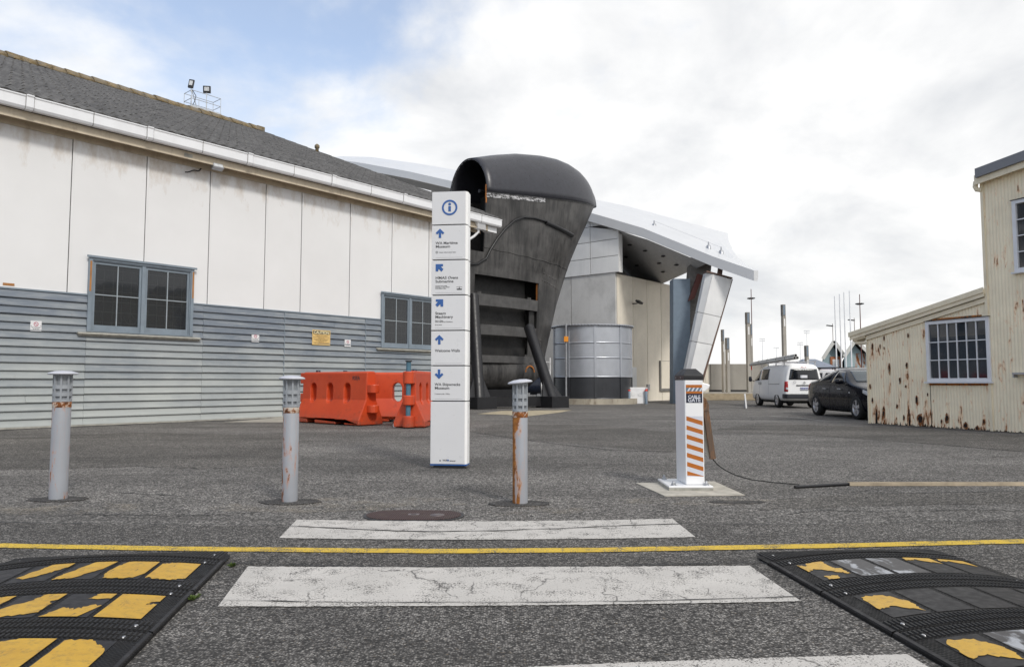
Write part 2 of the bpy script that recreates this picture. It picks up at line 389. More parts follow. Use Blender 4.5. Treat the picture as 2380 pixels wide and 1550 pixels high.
band('crossing_bar', [(576, 1319, 2), (1742, 1317, 0), (1862, 1400, 0), (506, 1412, 4)], .0085, M['roadwhite'], 'wide white crossing bar between the rubber speed humps', 1.2)
band('crossing_bar', [(1180, 1556, -3), (2110, 1524, 0), (2300, 1640, 0), (1100, 1640, 0)], .0085, M['roadwhite'], 'white crossing bar at the lower edge of the photo', 1.6)
yl = densify([(-500, 1264), (0, 1270), (400, 1277), (1000, 1283), (1400, 1280), (1900, 1271), (2380, 1260), (2900, 1246)], 8, .25)
ribbon('yellow_line', [gp(x, y) for x, y in yl], .125, .0088, M['roadyellow'], .05)
ribbon('bay_line', [gp(x, y) for x, y in [(1790, 967), (1850, 970), (1915, 978)]], .11, .004, M['thinwhite'], .1)

for pts_ in ([(-50, 1095), (120, 1090), (330, 1084), (480, 1090), (640, 1080)], [(700, 1130), (820, 1118), (960, 1122), (1100, 1112), (1180, 1118)], [(1250, 1090), (1400, 1078), (1540, 1082)], [(1760, 1070), (1950, 1062), (2160, 1068), (2400, 1060)], [(260, 1145), (420, 1152), (560, 1146)], [(1830, 1195), (1900, 1186), (2080, 1190), (2260, 1184), (2400, 1188)], [(30, 1205), (200, 1196), (420, 1199), (600, 1190)]):
    ribbon('asphalt_crack', [gp(x, y) for x, y in densify(pts_, 9, 1.3)], .011, .0045, M['tar'], .9)
def ragged(pts_, n=10, jit=1.2): q = densify(pts_ + [pts_[0]], n, jit)[:-1]; return [gp(x, y) for x, y in q]
sheet('asphalt_patch', ragged([(1090, 1003), (1240, 1024), (1560, 1050), (1640, 1012), (1400, 988), (1150, 986)]), .002, M['yard_old'])
sheet('asphalt_patch', ragged([(1640, 1001), (1900, 1013), (2150, 1031), (2480, 1058), (2480, 1016), (2050, 992), (1760, 984)]), .002, M['yard_old'])
sheet('asphalt_patch', ragged([(-300, 1098), (120, 1090), (330, 1084), (480, 1090), (640, 1080), (700, 1012), (300, 1005), (-300, 1030)]), .002, M['yard_old'])
sheet('asphalt_patch', ragged([(1760, 1185), (2000, 1176), (2480, 1168), (2480, 1142), (2150, 1147), (1960, 1150), (1800, 1160)]), .002, M['yard_old'])
def mat_dust():
    n = NT('blown sand'); a = n.mr(n.noise(3.0, 7, .7), .46, .66); sp_ = n.mr(n.noise(70, 3, .7), .42, .58)
    n.done((.40, .35, .28, 1), .95); n.put(n.b.inputs['Alpha'], n.mth('MULTIPLY', n.mth('MULTIPLY', a, sp_), .6)); return n.m
M['dust'] = mat_dust()
for px, py, rx, ry in ((140, 1182, .75, .30), (690, 1180, .8, .28), (1215, 1186, .55, .22), (860, 1168, .8, .35), (1610, 1165, .7, .22), (560, 1290, .5, .12), (1300, 1228, .9, .10)):
    c = gp(px, py); o = sheet('sand_drift', blob(c.x, c.y, rx, ry, 40, .22), .0052, M['dust'], False); o['kind'] = 'stuff'; o['label'] = 'thin drift of blown sand on the asphalt'
# rough tar patch right of the gate post
c = gp(1710, 1167); sheet('tar_patch', blob(c.x, c.y, .24, .12), .005, M['patch'])
c = gp(1215, 955); sheet('concrete_apron', [gp(x, y) for x, y in [(1110, 962), (1165, 955), (1330, 953), (1300, 959), (1212, 969), (1180, 964)]], .006, M['padconc'])
c = gp(600, 985); sheet('concrete_apron', [gp(x, y) for x, y in [(520, 981), (690, 968), (720, 972), (690, 982)]], .006, M['concrete'])

ribbon('dirt_shade_strip', [gp(x, y) for x, y in densify([(-300, 1013), (0, 1000), (200, 991), (400, 982), (640, 973)], 8, .5)], .34, .0035, M['patch'], .35)  # dark strips at both wall bases: gathered dirt plus painted contact shading
ribbon('dirt_shade_strip', [gp(x, y) for x, y in densify([(2010, 986), (2120, 992), (2250, 1000), (2380, 1007), (2600, 1025)], 8, .5)], .30, .0035, M['patch'], .4)
# ---------------------------------------------------------------- oval manhole cover
def mat_checker(name, c):
    n = NT(name); x = n.xyz()
    h = n.mth('MULTIPLY', n.mth('SINE', n.mth('MULTIPLY', n.mth('ADD', x[0], x[1]), 180)), n.mth('SINE', n.mth('MULTIPLY', n.mth('SUBTRACT', x[0], x[1]), 180)))
    col = n.mix(n.mr(h, -.1, .5), scl(c, .35), scl(c, 1.5)); col = n.mix(n.mr(n.noise(9, 6, .7), .5, .7, 0, .5), col, (.10, .08, .06, 1))
    return n.done(col, .6, .3, n.bump(h, .8, .004))
M['castiron'] = mat_checker('brown cast iron', (.075, .040, .036, 1))
mc = gp(962, 1199)
mh = thing('manhole_cover', 'oval brown cast iron manhole cover beside the far crossing bar', 'manhole cover', (mc.x, mc.y, 0), R(-1))
def stadium(a, r, z, n=14): return [(a + r * math.cos(t), r * math.sin(t), z) for t in [-math.pi / 2 + math.pi * k / n for k in range(n + 1)]] + [(-a + r * math.cos(t), r * math.sin(t), z) for t in [math.pi / 2 + math.pi * k / n for k in range(n + 1)]]
MB().prism(stadium(.19, .232, .001), (0, 0, .008)).build('frame', M['darkgrey'], mh)
MB().prism(stadium(.185, .212, .003), (0, 0, .011)).build('lid', M['castiron'], mh)
M['ironworn'] = plain('worn iron', (.20, .17, .17, 1), .45, .5)
MB().prism([(-.045, -.035, .012), (.04, -.035, .012), (.045, .03, .012), (-.05, .03, .012)], (0, 0, .005)).build('keyhole_plate', M['ironworn'], mh)
B(-.025, .02, -.012, .008, .0172, .0185).build('slot', M['tar'], mh)
k = MB(); k.lathe([(.0, .016), (.06, .016), (.06, .010)], 24, (.2, -.02, 0)).build('round_cap', M['ironworn'], mh)
B(.15, .25, -.03, -.018, .0162, .0175).build('slot', M['tar'], mh)

# ---------------------------------------------------------------- rubber speed humps
def mat_rubber():
    n = NT('studded black rubber'); x = n.xyz()
    h = n.mth('MULTIPLY', n.mth('SINE', n.mth('MULTIPLY', x[0], 330)), n.mth('SINE', n.mth('MULTIPLY', x[1], 250)))
    m = n.mr(h, -.2, .35)
    d = n.mr(n.noise(4, 7, .65), .42, .72, 0, .8); sp = n.mr(n.noise(130, 2, .5), .73, .77)
    col = n.mix(m, (.003, .003, .003, 1), (.018, .017, .017, 1)); col = n.mix(n.mth('MULTIPLY', d, .10), col, (.16, .14, .125, 1)); col = n.mix(n.mth('MULTIPLY', sp, .5), col, (.5, .48, .45, 1))
    return n.done(col, n.mr(n.noise(20, 5), .3, .7, .5, .75), 0, n.bump(m, 1.0, .010), .25)
M['rubber'] = mat_rubber()
M['rubberflat'] = plain('scuffed rubber', (.022, .0205, .021, 1), .55, var=.45, scale=6, bump=.15, bscale=90, dirt=.3, dirtc=(.10, .09, .088, 1), spec=.3)
def mat_film():
    n = NT('yellow reflective film'); n.rnd()
    col = n.mix(n.mr(n.noise(7, 7, .7), .35, .7), (.50, .275, .010, 1), (.60, .36, .022, 1))
    col = n.mix(n.mr(n.noise(22, 8, .8), .50, .70, 0, .7), col, (.16, .10, .035, 1)); col = n.mix(n.mr(n.noise(9, 6, .75, n.vec((3, .5, 1))), .62, .68, 0, .7), col, (.03, .025, .02, 1))
    return n.done(col, .42, 0, n.bump(n.noise(220, 3, .7), .25, .003))
M['film'] = mat_film()
M['ribs'] = plain('tread rib rubber', (.016, .0155, .0155, 1), .6, var=.3, bump=.1, dirt=.12, dirtc=(.12, .11, .10, 1), spec=.3)
def mat_backing():
    n = NT('delaminated silver backing'); n.rnd()
    col = n.mix(n.mr(n.noise(5, 5, .6, n.vec((2, 1, 1)), .6), .50, .60), (.045, .042, .042, 1), (.36, .37, .39, 1)); col = n.mix(n.mr(n.noise(30, 6, .7), .5, .7, 0, .5), col, (.10, .09, .085, 1))
    return n.done(col, .5, 0, n.bump(n.noise(80, 4), .2, .003))
M['filmgrey'] = mat_backing()
M['bolt'] = plain('steel bolt', (.45, .45, .46, 1), .4, .8)
def jag(poly, n, j, r):
    out = []
    for a, b in zip(poly, poly[1:] + poly[:1]):
        rough = a[2] if len(a) > 2 else 0
        for k in range(n):
            t = k / n; jj = j * rough
            out.append((a[0] + (b[0] - a[0]) * t + r.uniform(-jj, jj), a[1] + (b[1] - a[1]) * t + r.uniform(-jj, jj)))
    return out
# unit outlines of what is left of each yellow film (u to the right, v away); third value 1 = torn edge follows
FULL = [(0, 0), (1, 0), (1, 1), (0, 1)]
TORN = {
 'full': [FULL], 'round': [[(.12, .05, 1), (.55, 0, 1), (.85, .06, 0), (1, .3), (1, 1), (.2, 1, 1), (.02, .7, 1), (.0, .3, 1)]],
 'diag': [[(0, 0, 1), (.45, .05, 1), (.9, .55, 0), (1, 1), (.45, 1, 1), (.1, .35, 1)]],
 'upper': [[(.1, .25, 1), (.35, .15, 1), (.75, .45, 1), (1, .75, 0), (1, 1), (.4, 1, 1), (.3, .7, 1)]],
 'corner': [[(.0, .0, 1), (.75, .1), (1, .2, 1), (1, .55, 1), (.85, .66, 1), (1, .72), (1, 1), (.5, 1, 1), (.45, .7, 1), (.1, .5, 1)]],
 'lower': [[(0, 0), (.8, 0), (1, .45, 1), (.8, .5, 1), (.55, .3, 1), (.25, .38, 1)], [(.5, .75, 1), (1, .78, 0), (1, 1), (.62, 1, 1)]],
 'notch': [[(0, 0), (1, 0), (1, .62, 1), (.8, .58, 1), (.85, .7, 1), (1, .74), (1, 1), (0, 1)]],
 'bits': [[(.05, .75, 1), (.5, .85, 1), (.95, .6, 1), (1, 1, 1), (.3, 1, 1)], [(.2, .1, 1), (.9, .25, 1), (.6, .45, 1), (.1, .3, 1)]],
 'tophalf': [[(0, .55, 1), (.3, .62, 1), (.7, .35, 1), (1, .15, 1), (1, .5, 1), (.8, .55, 1), (.85, 1, 1), (.35, 1, 1), (.2, .8, 1), (0, .95, 1)], [(.15, .02, 1), (.5, .0, 1), (.55, .16, 1), (.2, .2, 1)]],
 'strip': [[(0, .82, 1), (.35, .86, 1), (1, .62, 0), (1, 1), (.1, 1, 1)]],
 'blobby': [[(0, .35, 1), (.4, .38, 1), (.9, .1, 1), (1, .5, 1), (.7, .85, 1), (.1, .9, 1)]],
 'none': [], 'wb': [[(0, .10, 1), (.3, .03, 1), (.7, .0, 1), (1, .14, 0), (1, 1), (.3, 1, 1), (0, .9)]], 'wt': [[(0, .04, 1), (.6, .0, 1), (1, .06, 0), (1, .7, 1), (.75, .86, 1), (.5, 1, 1), (.05, .95, 1)]]}
def speed_hump(label, loc, rz, sgn, width, lengths, rows, seed, backing):
    r = random.Random(seed)
    root = thing('speed_hump', label, 'speed hump', loc, rz)
    hump = lambda x: .014 + .05 * max(0, math.sin(math.pi * min(max(abs(x) / width, 0), 1))) ** .75
    y = 0
    for mi, ln in enumerate(lengths):
        y1, y0 = y - .004, y - ln + .004; y -= ln; nx = 22
        cap = mi == 0
        xs = [sgn * width * k / nx for k in range(nx + 1)]
        def zz(x, yy):
            h = hump(x)
            return .012 + (h - .012) * min(1, max(0, (y1 - yy) / (ln * .9))) if cap else h
        ins = (lambda x, top: x) if not cap else (lambda x, top: x if not top else sgn * (width * .06 + abs(x) * .88))
        rowsv = [[Vector((ins(x, False), y0, .0)) for x in xs], [Vector((x, y0, zz(x, y0))) for x in xs], [Vector((x, (y0 + y1) / 2, zz(x, (y0 + y1) / 2))) for x in xs], [Vector((ins(x, True), y1, zz(x, y1))) for x in xs], [Vector((ins(x, True), y1, 0)) for x in xs]]
        mb = MB(); mb.grid(rowsv, flip=sgn < 0)
        for e in (0, -1): mb.poly([rw[e] for rw in rowsv])
        mod = mb.build('end_cap' if cap else 'module', M['rubber'], root)
        # raised rim along the outer edge and at each joint
        rim = MB(); rim.grid([[Vector((sgn * q, yy, hump(q) + dz)) for yy in (y0 + .003, y1 - .003)] for q, dz in ((.004, .0), (.006, .006), (.022, .006), (.024, -.002))], flip=sgn > 0); 
        if not cap: rim.build('edge_rib', M['rubberflat'], mod)
        for bx in (.10, width - .10):
            for by in ((y0 + .07, y1 - .07) if not cap else ((y0 + y1) / 2,)):
                MB().lathe([(.0, .005), (.009, .004), (.013, .001), (.013, -.004)], 10, (sgn * bx, by, zz(sgn * bx, by))).build('bolt', M['bolt'], mod)
        tr_ = MB(); xr = .04
        while xr < width - .04:
            for ya, yb in (((y0 + .012, y0 + .125), (y1 - .105, y1 - .012)) if not cap else ((y0 + .02, y1 - .05),)):
                if cap:
                    fa, fb = zz(sgn * xr, ya), zz(sgn * xr, yb); tr_.add([Vector((sgn * xr, ya, fa + .0055)), Vector((sgn * (xr + .009), ya, fa + .0055)), Vector((sgn * (xr + .009), yb, fb + .0055)), Vector((sgn * xr, yb, fb + .0055)), Vector((sgn * (xr - .003), ya, fa - .001)), Vector((sgn * (xr + .012), ya, fa - .001)), Vector((sgn * (xr + .012), yb, fb - .001)), Vector((sgn * (xr - .003), yb, fb - .001))], [(0, 1, 2, 3), (0, 3, 7, 4), (1, 5, 6, 2), (0, 4, 5, 1), (3, 2, 6, 7)])
                else:
                    ym = (ya + yb) / 2
                    for q0, q1 in ((ya, ym - .006), (ym + .006, yb)):
                        h_ = hump(xr); tr_.add([Vector((sgn * x_, y_, h_ + z_)) for z_, e_ in ((-.002, .003), (.0055, 0)) for x_, y_ in ((xr - e_, q0), (xr + .009 + e_, q0), (xr + .009 + e_, q1), (xr - e_, q1))], [(4, 5, 6, 7), (0, 1, 5, 4), (1, 2, 6, 5), (2, 3, 7, 6), (3, 0, 4, 7)])
            xr += .021
        tro = tr_.build('tread_ribs', M['ribs'], mod); tro['kind'] = 'stuff'
        if cap: continue
        px0, gap, npad = .105, .028, 5
        pw = (width - 2 * px0 - gap * (npad - 1)) / npad; pv0, pv1 = y0 + .15, y1 - .13
        for k in range(npad):
            a = px0 + k * (pw + gap); kind = rows[mi - 1][k]
            def P(u, v, dz):
                uu = u if sgn > 0 else 1 - u
                x = a + uu * pw; return Vector((sgn * x, pv0 + (pv1 - pv0) * v, hump(x) + dz))
            n = 5; g = MB(); g.grid([[P(i / n, v, .0022) for i in range(n + 1)] for v in (0, 1)]); 
            pad = g.build('pad', M['filmgrey'] if (mi, k) in backing else M['rubberflat'], mod)
            for poly in TORN[kind]:
                if r.random() < .5 and kind in ('full',): poly = [(p[0], p[1], .15) for p in poly]
                MB().poly([P(min(max(u, .0), 1), min(max(v, 0), 1), .0048) for u, v in jag(poly, 7, .035, r)]).build('yellow_film', M['film'], pad)
    return root
p0 = gp(549, 1284)
speed_hump('rubber speed hump with large yellow patches, left of the crossing', (p0.x, p0.y, .004), R(8.6), -1, 1.34, [.32, .66, .65, .66, .6],
           [['wb', 'round', 'diag', 'upper', 'none'], ['notch', 'lower', 'corner', 'bits', 'round'], ['wt', 'wb', 'upper', 'round', 'bits'], ['full', 'round', 'wt', 'wb', 'full']], 4, {})
p0 = gp(1739, 1288)
speed_hump('rubber speed hump with mostly peeled bare pads, right of the crossing', (p0.x, p0.y, .004), R(4.6), 1, 1.26, [.31, .63, .63, .62, .6],
           [['tophalf', 'none', 'none', 'strip', 'strip'], ['blobby', 'none', 'none', 'none', 'none'], ['blobby', 'none', 'none', 'none', 'none'], ['blobby', 'none', 'none', 'none', 'none']], 9, {(1, 1), (1, 2), (3, 1)})

# ---------------------------------------------------------------- bollards
M['bollard'] = mat_rusty('grey bollard paint', (.31, .325, .355, 1), .5, .625, streak=(2.4, 2.4, .9), scale=5, side=(-.10, .02, .15), per=True)
M['bollardrust'] = mat_rusty('rusting bollard paint', (.31, .325, .355, 1), .5, .65, streak=(2.4, 2.4, .6), scale=4, side=(-.105, .03, .34), per=True, rustc=((.36, .14, .025, 1), (.14, .05, .015, 1)))
M['louvre'] = plain('grey louvre paint', (.30, .32, .345, 1), .5, var=.1, dirt=.15)
M['diffuser'] = plain('weathered diffuser', (.23, .245, .265, 1), .4)
M['rustband'] = mat_rusty('rust collar', (.42, .38, .33, 1), .7, .47, scale=9, streak=(2, 2, 2))
M['capwhite'] = plain('pale cap paint', (.50, .51, .56, 1), .4, var=.08)
def bollard(label, px, py, top, r, mat, tilt, seed):
    g = gp(px, py); H = dp(px, top, g.y).z
    root = thing('bollard', label, 'bollard', g, R(seed * 47 % 360) * 0, 'grey louvred bollards along the road edge')
    rr = random.Random(seed)
    sq = [(g2[0], g2[1], .004) for g2 in blob(0, -.02, .285, .16, 24, .10, rr)]
    MB().prism([(p[0], p[1], .003) for p in sq], (0, 0, .006)).build('footing', M['patch'], root)
    hz = H - .30
    MB().lathe([(r, 0), (r, hz - .01), (r - .004, hz)], 32).build('post', mat, root)
    MB().lathe([(r + .0015, hz - .055), (r + .003, hz - .03), (r + .002, hz - .004), (r - .01, hz + .003)], 32).build('rust_collar', M['rustband'], root)
    head = MB().lathe([(r - .016, hz - .01), (r - .016, H - .03)], 24).build('lamp_head', M['diffuser'], root)
    ht = H - .035 - hz
    for f0, f1 in ((0, .09), (.20, .34), (.46, .60), (.93, 1.0)):
        MB().lathe([(r - .018, hz + ht * f0), (r + .002, hz + ht * f0), (r + .002, hz + ht * f1), (r - .018, hz + ht * f1)], 28, smooth=False).build('louvre_ring', M['louvre'], head)
    for k in range(8):
        a = 2 * math.pi * (k + .5) / 8; c, s = math.cos(a), math.sin(a)
        Mx = Matrix.Rotation(a, 4, 'Z')
        B(r - .02, r + .0035, -.008, .008, hz, hz + ht, M=Mx).build('louvre_bar', M['louvre'], head)
    Mc = Matrix.Translation((0, 0, H - .035)) @ Matrix.Rotation(tilt, 4, 'Y')
    MB().lathe([(0, .034), (r * .9, .029), (r * 1.5, .016), (r * 1.66, .007), (r * 1.66, .0), (r * 1.4, -.006), (0, -.006)], 36, M=Mc).build('cap', M['capwhite'], root)
    return root
bollard('leftmost grey bollard, thin rust flecks, standing before the weatherboards', 135, 1160, 861, .080, M['bollard'], 0, 1)
bollard('grey bollard standing in front of the left orange barrier', 673, 1166, 872, .073, M['bollard'], R(1), 2)
bollard('grey bollard with long rust streak and tilted cap, right of tall sign', 1209, 1170, 881, .070, M['bollardrust'], R(-6), 3)

# weeds growing in the joints of the hump edge
M['leaf'] = plain('weed green', (.07, .11, .02, 1), .6, var=.4)
for px, py, lb in ((541, 1318, 'tiny green weed at the far joint of the left speed hump'), (449, 1396, 'tiny green weed at the middle joint of the left speed hump')):
    wg = gp(px, py); w = thing('weed', lb, 'weed', (wg.x, wg.y, .004)); r_ = random.Random(px); mb = MB()
    for k in range(16):
        a = r_.uniform(0, 6.28); l = r_.uniform(.015, .045); q = Vector((math.cos(a), math.sin(a), 0)); t = Vector((-q.y, q.x, 0)) * .006; up = Vector((0, 0, r_.uniform(.01, .03)))
        mb.poly([-t, t, q * l * .6 + t * 1.4 + up, q * l + up * .8, q * l * .6 - t * 1.4 + up])
    mb.build('leaves', M['leaf'], w)
# ---------------------------------------------------------------- long shed on the left
A0 = gp(0, 998); WA = R(39.7); DV = Vector((math.sin(WA), math.cos(WA), 0)); EV = Vector((-DV.y, DV.x, 0))
RZ = math.atan2(DV.y, DV.x)
def W(px, py, off=0.0):
    p = pl(px, py, A0 - EV * off, EV) - A0; return p.dot(DV), p.z + A0.z
shed = thing('shed', 'long shed with white panels above grey weatherboards and dark ribbed roof', 'building', A0, RZ)
S0, S1, ZB, ZT = -7.0, 16.0, 3.36, 7.62
def mat_panel():
    n = NT('off-white wall panel'); rv = n.rnd(9); z = n.xyz(n.tc.outputs['Object'])[2]
    col = n.mix(n.mr(n.noise(.5, 4, .6), .3, .7), (.72, .72, .722, 1), (.77, .771, .775, 1))
    s = n.mth('ADD', n.noise(2.2, 7, .65, n.vec((1.2, 1.2, .5))), n.mr(z, 5.9, 7.5, -.22, .17))
    col = n.mix(n.mr(s, .50, .78, 0, .62), col, (.40, .30, .19, 1))
    sp = n.mth('MULTIPLY', n.mr(n.noise(28, 3, .6), .70, .74), n.mr(z, 6.3, 7.4, 0, .8)); col = n.mix(sp, col, (.10, .06, .03, 1))
    return n.done(col, .6, 0, n.bump(n.noise(3, 4), .08, .02))
M['panel'] = mat_panel()
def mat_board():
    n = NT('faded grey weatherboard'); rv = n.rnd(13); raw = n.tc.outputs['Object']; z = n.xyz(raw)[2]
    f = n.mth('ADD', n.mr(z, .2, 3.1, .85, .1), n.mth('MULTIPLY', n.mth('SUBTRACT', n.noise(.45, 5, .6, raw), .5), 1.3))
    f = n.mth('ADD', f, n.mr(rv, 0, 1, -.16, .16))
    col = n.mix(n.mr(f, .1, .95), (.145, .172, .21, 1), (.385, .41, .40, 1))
    st = n.mr(n.noise(6, 6, .65, n.vec((.25, 1, 2.2))), .45, .8, 0, .35); col = n.mix(st, col, (.55, .56, .53, 1))
    d = n.mr(n.noise(14, 6, .7, n.vec((.5, 1, 1.5))), .66, .74, 0, .6); col = n.mix(d, col, (.17, .12, .08, 1))
    return n.done(col, .62, 0, n.bump(n.noise(30, 4, .6, n.vec((.2, 1, 3))), .15, .004))
M['board'] = mat_board()
M['window_paint'] = plain('blue grey window paint', (.205, .25, .295, 1), .5, var=.16, scale=3, bump=.1, dirt=.2)
M['sashpaint'] = plain('pale sash paint', (.33, .37, .40, 1), .5, var=.15)
M['sill'] = plain('weathered sill', (.36, .35, .31, 1), .8, var=.3, scale=5, bump=.3, dirt=.4)
M['shedglass'] = glass('dusty shed glass', (.030, .034, .039, 1), .70, .04)
M['inside'] = plain('dark interior', (.028, .025, .022, 1), .9, var=.5, scale=1.5)
M['mesh'] = plain('security mesh', (.26, .26, .25, 1), .5, .3)
wins = [(1.78, 4.58, 2.42, 4.38), (11.56, 14.36, 2.36, 4.37)]
# upper panels with cover strips
joints = [S0, -5.6, -3.9, -2.2, -.52, 1.32, 3.19, 5.03, 6.87, 8.19, 10.16, 12.07, 13.95, S1]
def cut_rect(a, b, z0, z1):
    """pieces of a panel left over round the windows"""
    out = [(a, b, z0, z1)]
    for w0, w1, v0, v1 in wins:
        nxt = []
        for p0, p1, q0, q1 in out:
            if p1 <= w0 or p0 >= w1 or q1 <= v0 or q0 >= v1: nxt.append((p0, p1, q0, q1)); continue
            if p0 < w0: nxt.append((p0, w0, q0, q1))
            if p1 > w1: nxt.append((w1, p1, q0, q1))
            m0, m1 = max(p0, w0), min(p1, w1)
            if q0 < v0: nxt.append((m0, m1, q0, v0))
            if q1 > v1: nxt.append((m0, m1, v1, q1))
        out = nxt
    return out
wall = MB()
for p in cut_rect(S0, S1, 0, ZT + .2): wall.box(p[0], p[1], .03, .16, p[2], p[3])
wall = wall.build('wall', M['inside'], shed)
for a, b in zip(joints, joints[1:]):
    mb = MB(); yo_ = rng.uniform(-.004, .003)
    for p in cut_rect(a + .004, b - .020, ZB + .005, ZT): mb.box(p[0], p[1], yo_, .03, p[2], p[3])
    mb.build('panel', M['panel'], wall)
    if a > S0:
        q = [p for p in cut_rect(a - .002, a + .05, ZB + .01, ZT) if p[1] - p[0] > .03]
        for p in q: B(p[0], p[1], -.022, -.0045, p[2], p[3]).build('cover_strip', M['panel'], wall)
B(S0, 1.78, -.045, -.005, ZB - .005, ZB + .035).build('drip_rail', M['window_paint'], wall)
B(4.58, 11.56, -.045, -.005, ZB - .005, ZB + .035).build('drip_rail', M['window_paint'], wall)
B(14.36, S1, -.045, -.005, ZB - .005, ZB + .035).build('drip_rail', M['window_paint'], wall)
# weatherboards, each lapped over the one below
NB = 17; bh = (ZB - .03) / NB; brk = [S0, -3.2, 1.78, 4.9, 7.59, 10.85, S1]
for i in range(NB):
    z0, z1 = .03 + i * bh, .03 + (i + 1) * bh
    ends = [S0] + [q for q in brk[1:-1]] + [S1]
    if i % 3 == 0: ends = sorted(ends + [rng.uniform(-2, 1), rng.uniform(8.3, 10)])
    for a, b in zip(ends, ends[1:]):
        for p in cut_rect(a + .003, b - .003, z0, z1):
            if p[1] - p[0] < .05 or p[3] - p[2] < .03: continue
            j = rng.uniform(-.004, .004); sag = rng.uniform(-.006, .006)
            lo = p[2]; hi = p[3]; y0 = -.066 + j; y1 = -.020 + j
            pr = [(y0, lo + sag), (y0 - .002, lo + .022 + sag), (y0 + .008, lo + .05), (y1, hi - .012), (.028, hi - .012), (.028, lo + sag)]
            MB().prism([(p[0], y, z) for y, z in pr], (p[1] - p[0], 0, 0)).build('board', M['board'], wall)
for s in (7.59, 10.85): B(s - .012, s + .012, -.062, -.05, .05, ZB - .02).build('joint_strip', M['window_paint'], wall)
B(S0, S1, -.075, .02, 0, .04).build('plinth', M['sill'], wall)
# windows: frame, two sashes with four panes each
def shed_window(w0, w1, z0, z1, torn):
    fw = .09
    fr = MB(); fr.box(w0, w0 + fw, -.085, .15, z0, z1); fr.box(w1 - fw, w1, -.085, .15, z0, z1); fr.box(w0 + fw, w1 - fw, -.083, .15, z1 - fw, z1); fr.box(w0 + fw, w1 - fw, -.08, .15, z0, z0 + .03)
    mid = (w0 + w1) / 2; fr.box(mid - .05, mid + .05, -.06, .15, z0 + .03, z1 - fw)
    for e in (w0 + fw, w1 - fw - .03): fr.box(e, e + .03, -.055, .14, z0 + .03, z1 - fw - .03)
    fr.box(w0 + fw, mid - .05, -.055, .14, z1 - fw - .03, z1 - fw - .001); fr.box(mid + .05, w1 - fw, -.055, .14, z1 - fw - .03, z1 - fw - .001)
    win = fr.build('window', M['window_paint'], shed, bevel=.004, segs=1)
    B(w0 - .06, w1 + .06, -.12, -.086, z1 - .03, z1 + .025).build('head_mould', M['window_paint'], win)
    sl = MB(); sl.prism([(w0 - .22, -.15, z0 - .075), (w0 - .22, -.15, z0 - .045), (w0 - .22, -.03, z0 - .002), (w0 - .22, .0, z0 - .002), (w0 - .22, .0, z0 - .075)], (w1 - w0 + .44, 0, 0))
    sl.box(w0 - .2, w1 + .2, -.10, -.055, z0 - .12, z0 - .078); sl.build('sill', M['sill'], win, bevel=.004, segs=1)
    if torn:
        for x, zz0, zz1 in ((w0 + .045, z0 + 1.05, z1 - .12), (w1 - .03, z0 + 1.1, z1 - .10)):
            B(x - .022, x + .022, -.0885, -.0855, zz0, zz1).build('bare_timber', M['timberorange'], win)
    for a, b in ((w0 + fw + .035, mid - .055), (mid + .055, w1 - fw - .035)):
        c0, c1 = z0 + .035, z1 - fw - .035; st = .055; s_ = MB()
        s_.box(a, a + st, -.03, .02, c0, c1); s_.box(b - st, b, -.03, .02, c0, c1); s_.box(a + st, b - st, -.028, .02, c1 - st, c1); s_.box(a + st, b - st, -.028, .02, c0, c0 + .15)
        sash = s_.build('sash', M['window_paint'], win)
        m = (a + b) / 2; mz = (c0 + .15 + c1 - st) / 2
        gb = MB(); gb.box(m - .012, m + .012, -.026, .01, c0 + .15, c1 - st); gb.box(a + st, m - .012, -.024, .01, mz - .012, mz + .012); gb.box(m + .012, b - st, -.024, .01, mz - .012, mz + .012)
        gb.build('glazing_bar', M['sashpaint'], sash)
        for xa, xb in ((a + st, m - .012), (m + .012, b - st)):
            for za, zb in ((c0 + .15, mz - .012), (mz + .012, c1 - st)):
                t = rng.uniform(-.004, .004)
                MB().poly([(xa, -.004 + t, za), (xb, -.004 - t, za), (xb, -.004 - t * .3, zb), (xa, -.004 + t * .5, zb)]).build('pane', M['shedglass'], sash)
    # room box behind, with the mesh screen and hanging cloth seen through the glass
    bk = MB(); bk.box(w0 - .1, w1 + .1, .75, .8, z0 - .3, z1 + .1); bk.box(w0 - .15, w0 - .1, .161, .8, z0 - .3, z1 + .1); bk.box(w1 + .1, w1 + .15, .161, .8, z0 - .3, z1 + .1); bk.box(w0 - .1, w1 + .1, .161, .75, z1 + .05, z1 + .1); bk.box(w0 - .1, w1 + .1, .161, .75, z0 - .3, z0 - .25)
    bk.build('room_lining', M['inside'], win)
    ms = MB(); 
    for k in range(1, 12): x = w0 + (w1 - w0) * k / 12; ms.box(x - .004, x + .004, .17, .178, z0, z1)
    for k in range(1, 7): z = z0 + (z1 - z0) * k / 7; ms.box(w0, w1, .178, .186, z - .004, z + .004)
    ms.build('mesh_screen', M['mesh'], win)
    for k in range(2):
        x0_, pts = rng.uniform(w0 + .2, w1 - .6), []
        z_ = rng.uniform(z0 + .4, z1 - .3)
        MB().tube([(x0_ + .45 * t, .14 - .02 * t, z_ - .25 * math.sin(math.pi * t) + .1 * t) for t in [i / 8 for i in range(9)]], .004, 6).build('loose_cord', M['mesh'], win)
shed_window(*wins[0], True); shed_window(*wins[1], False)
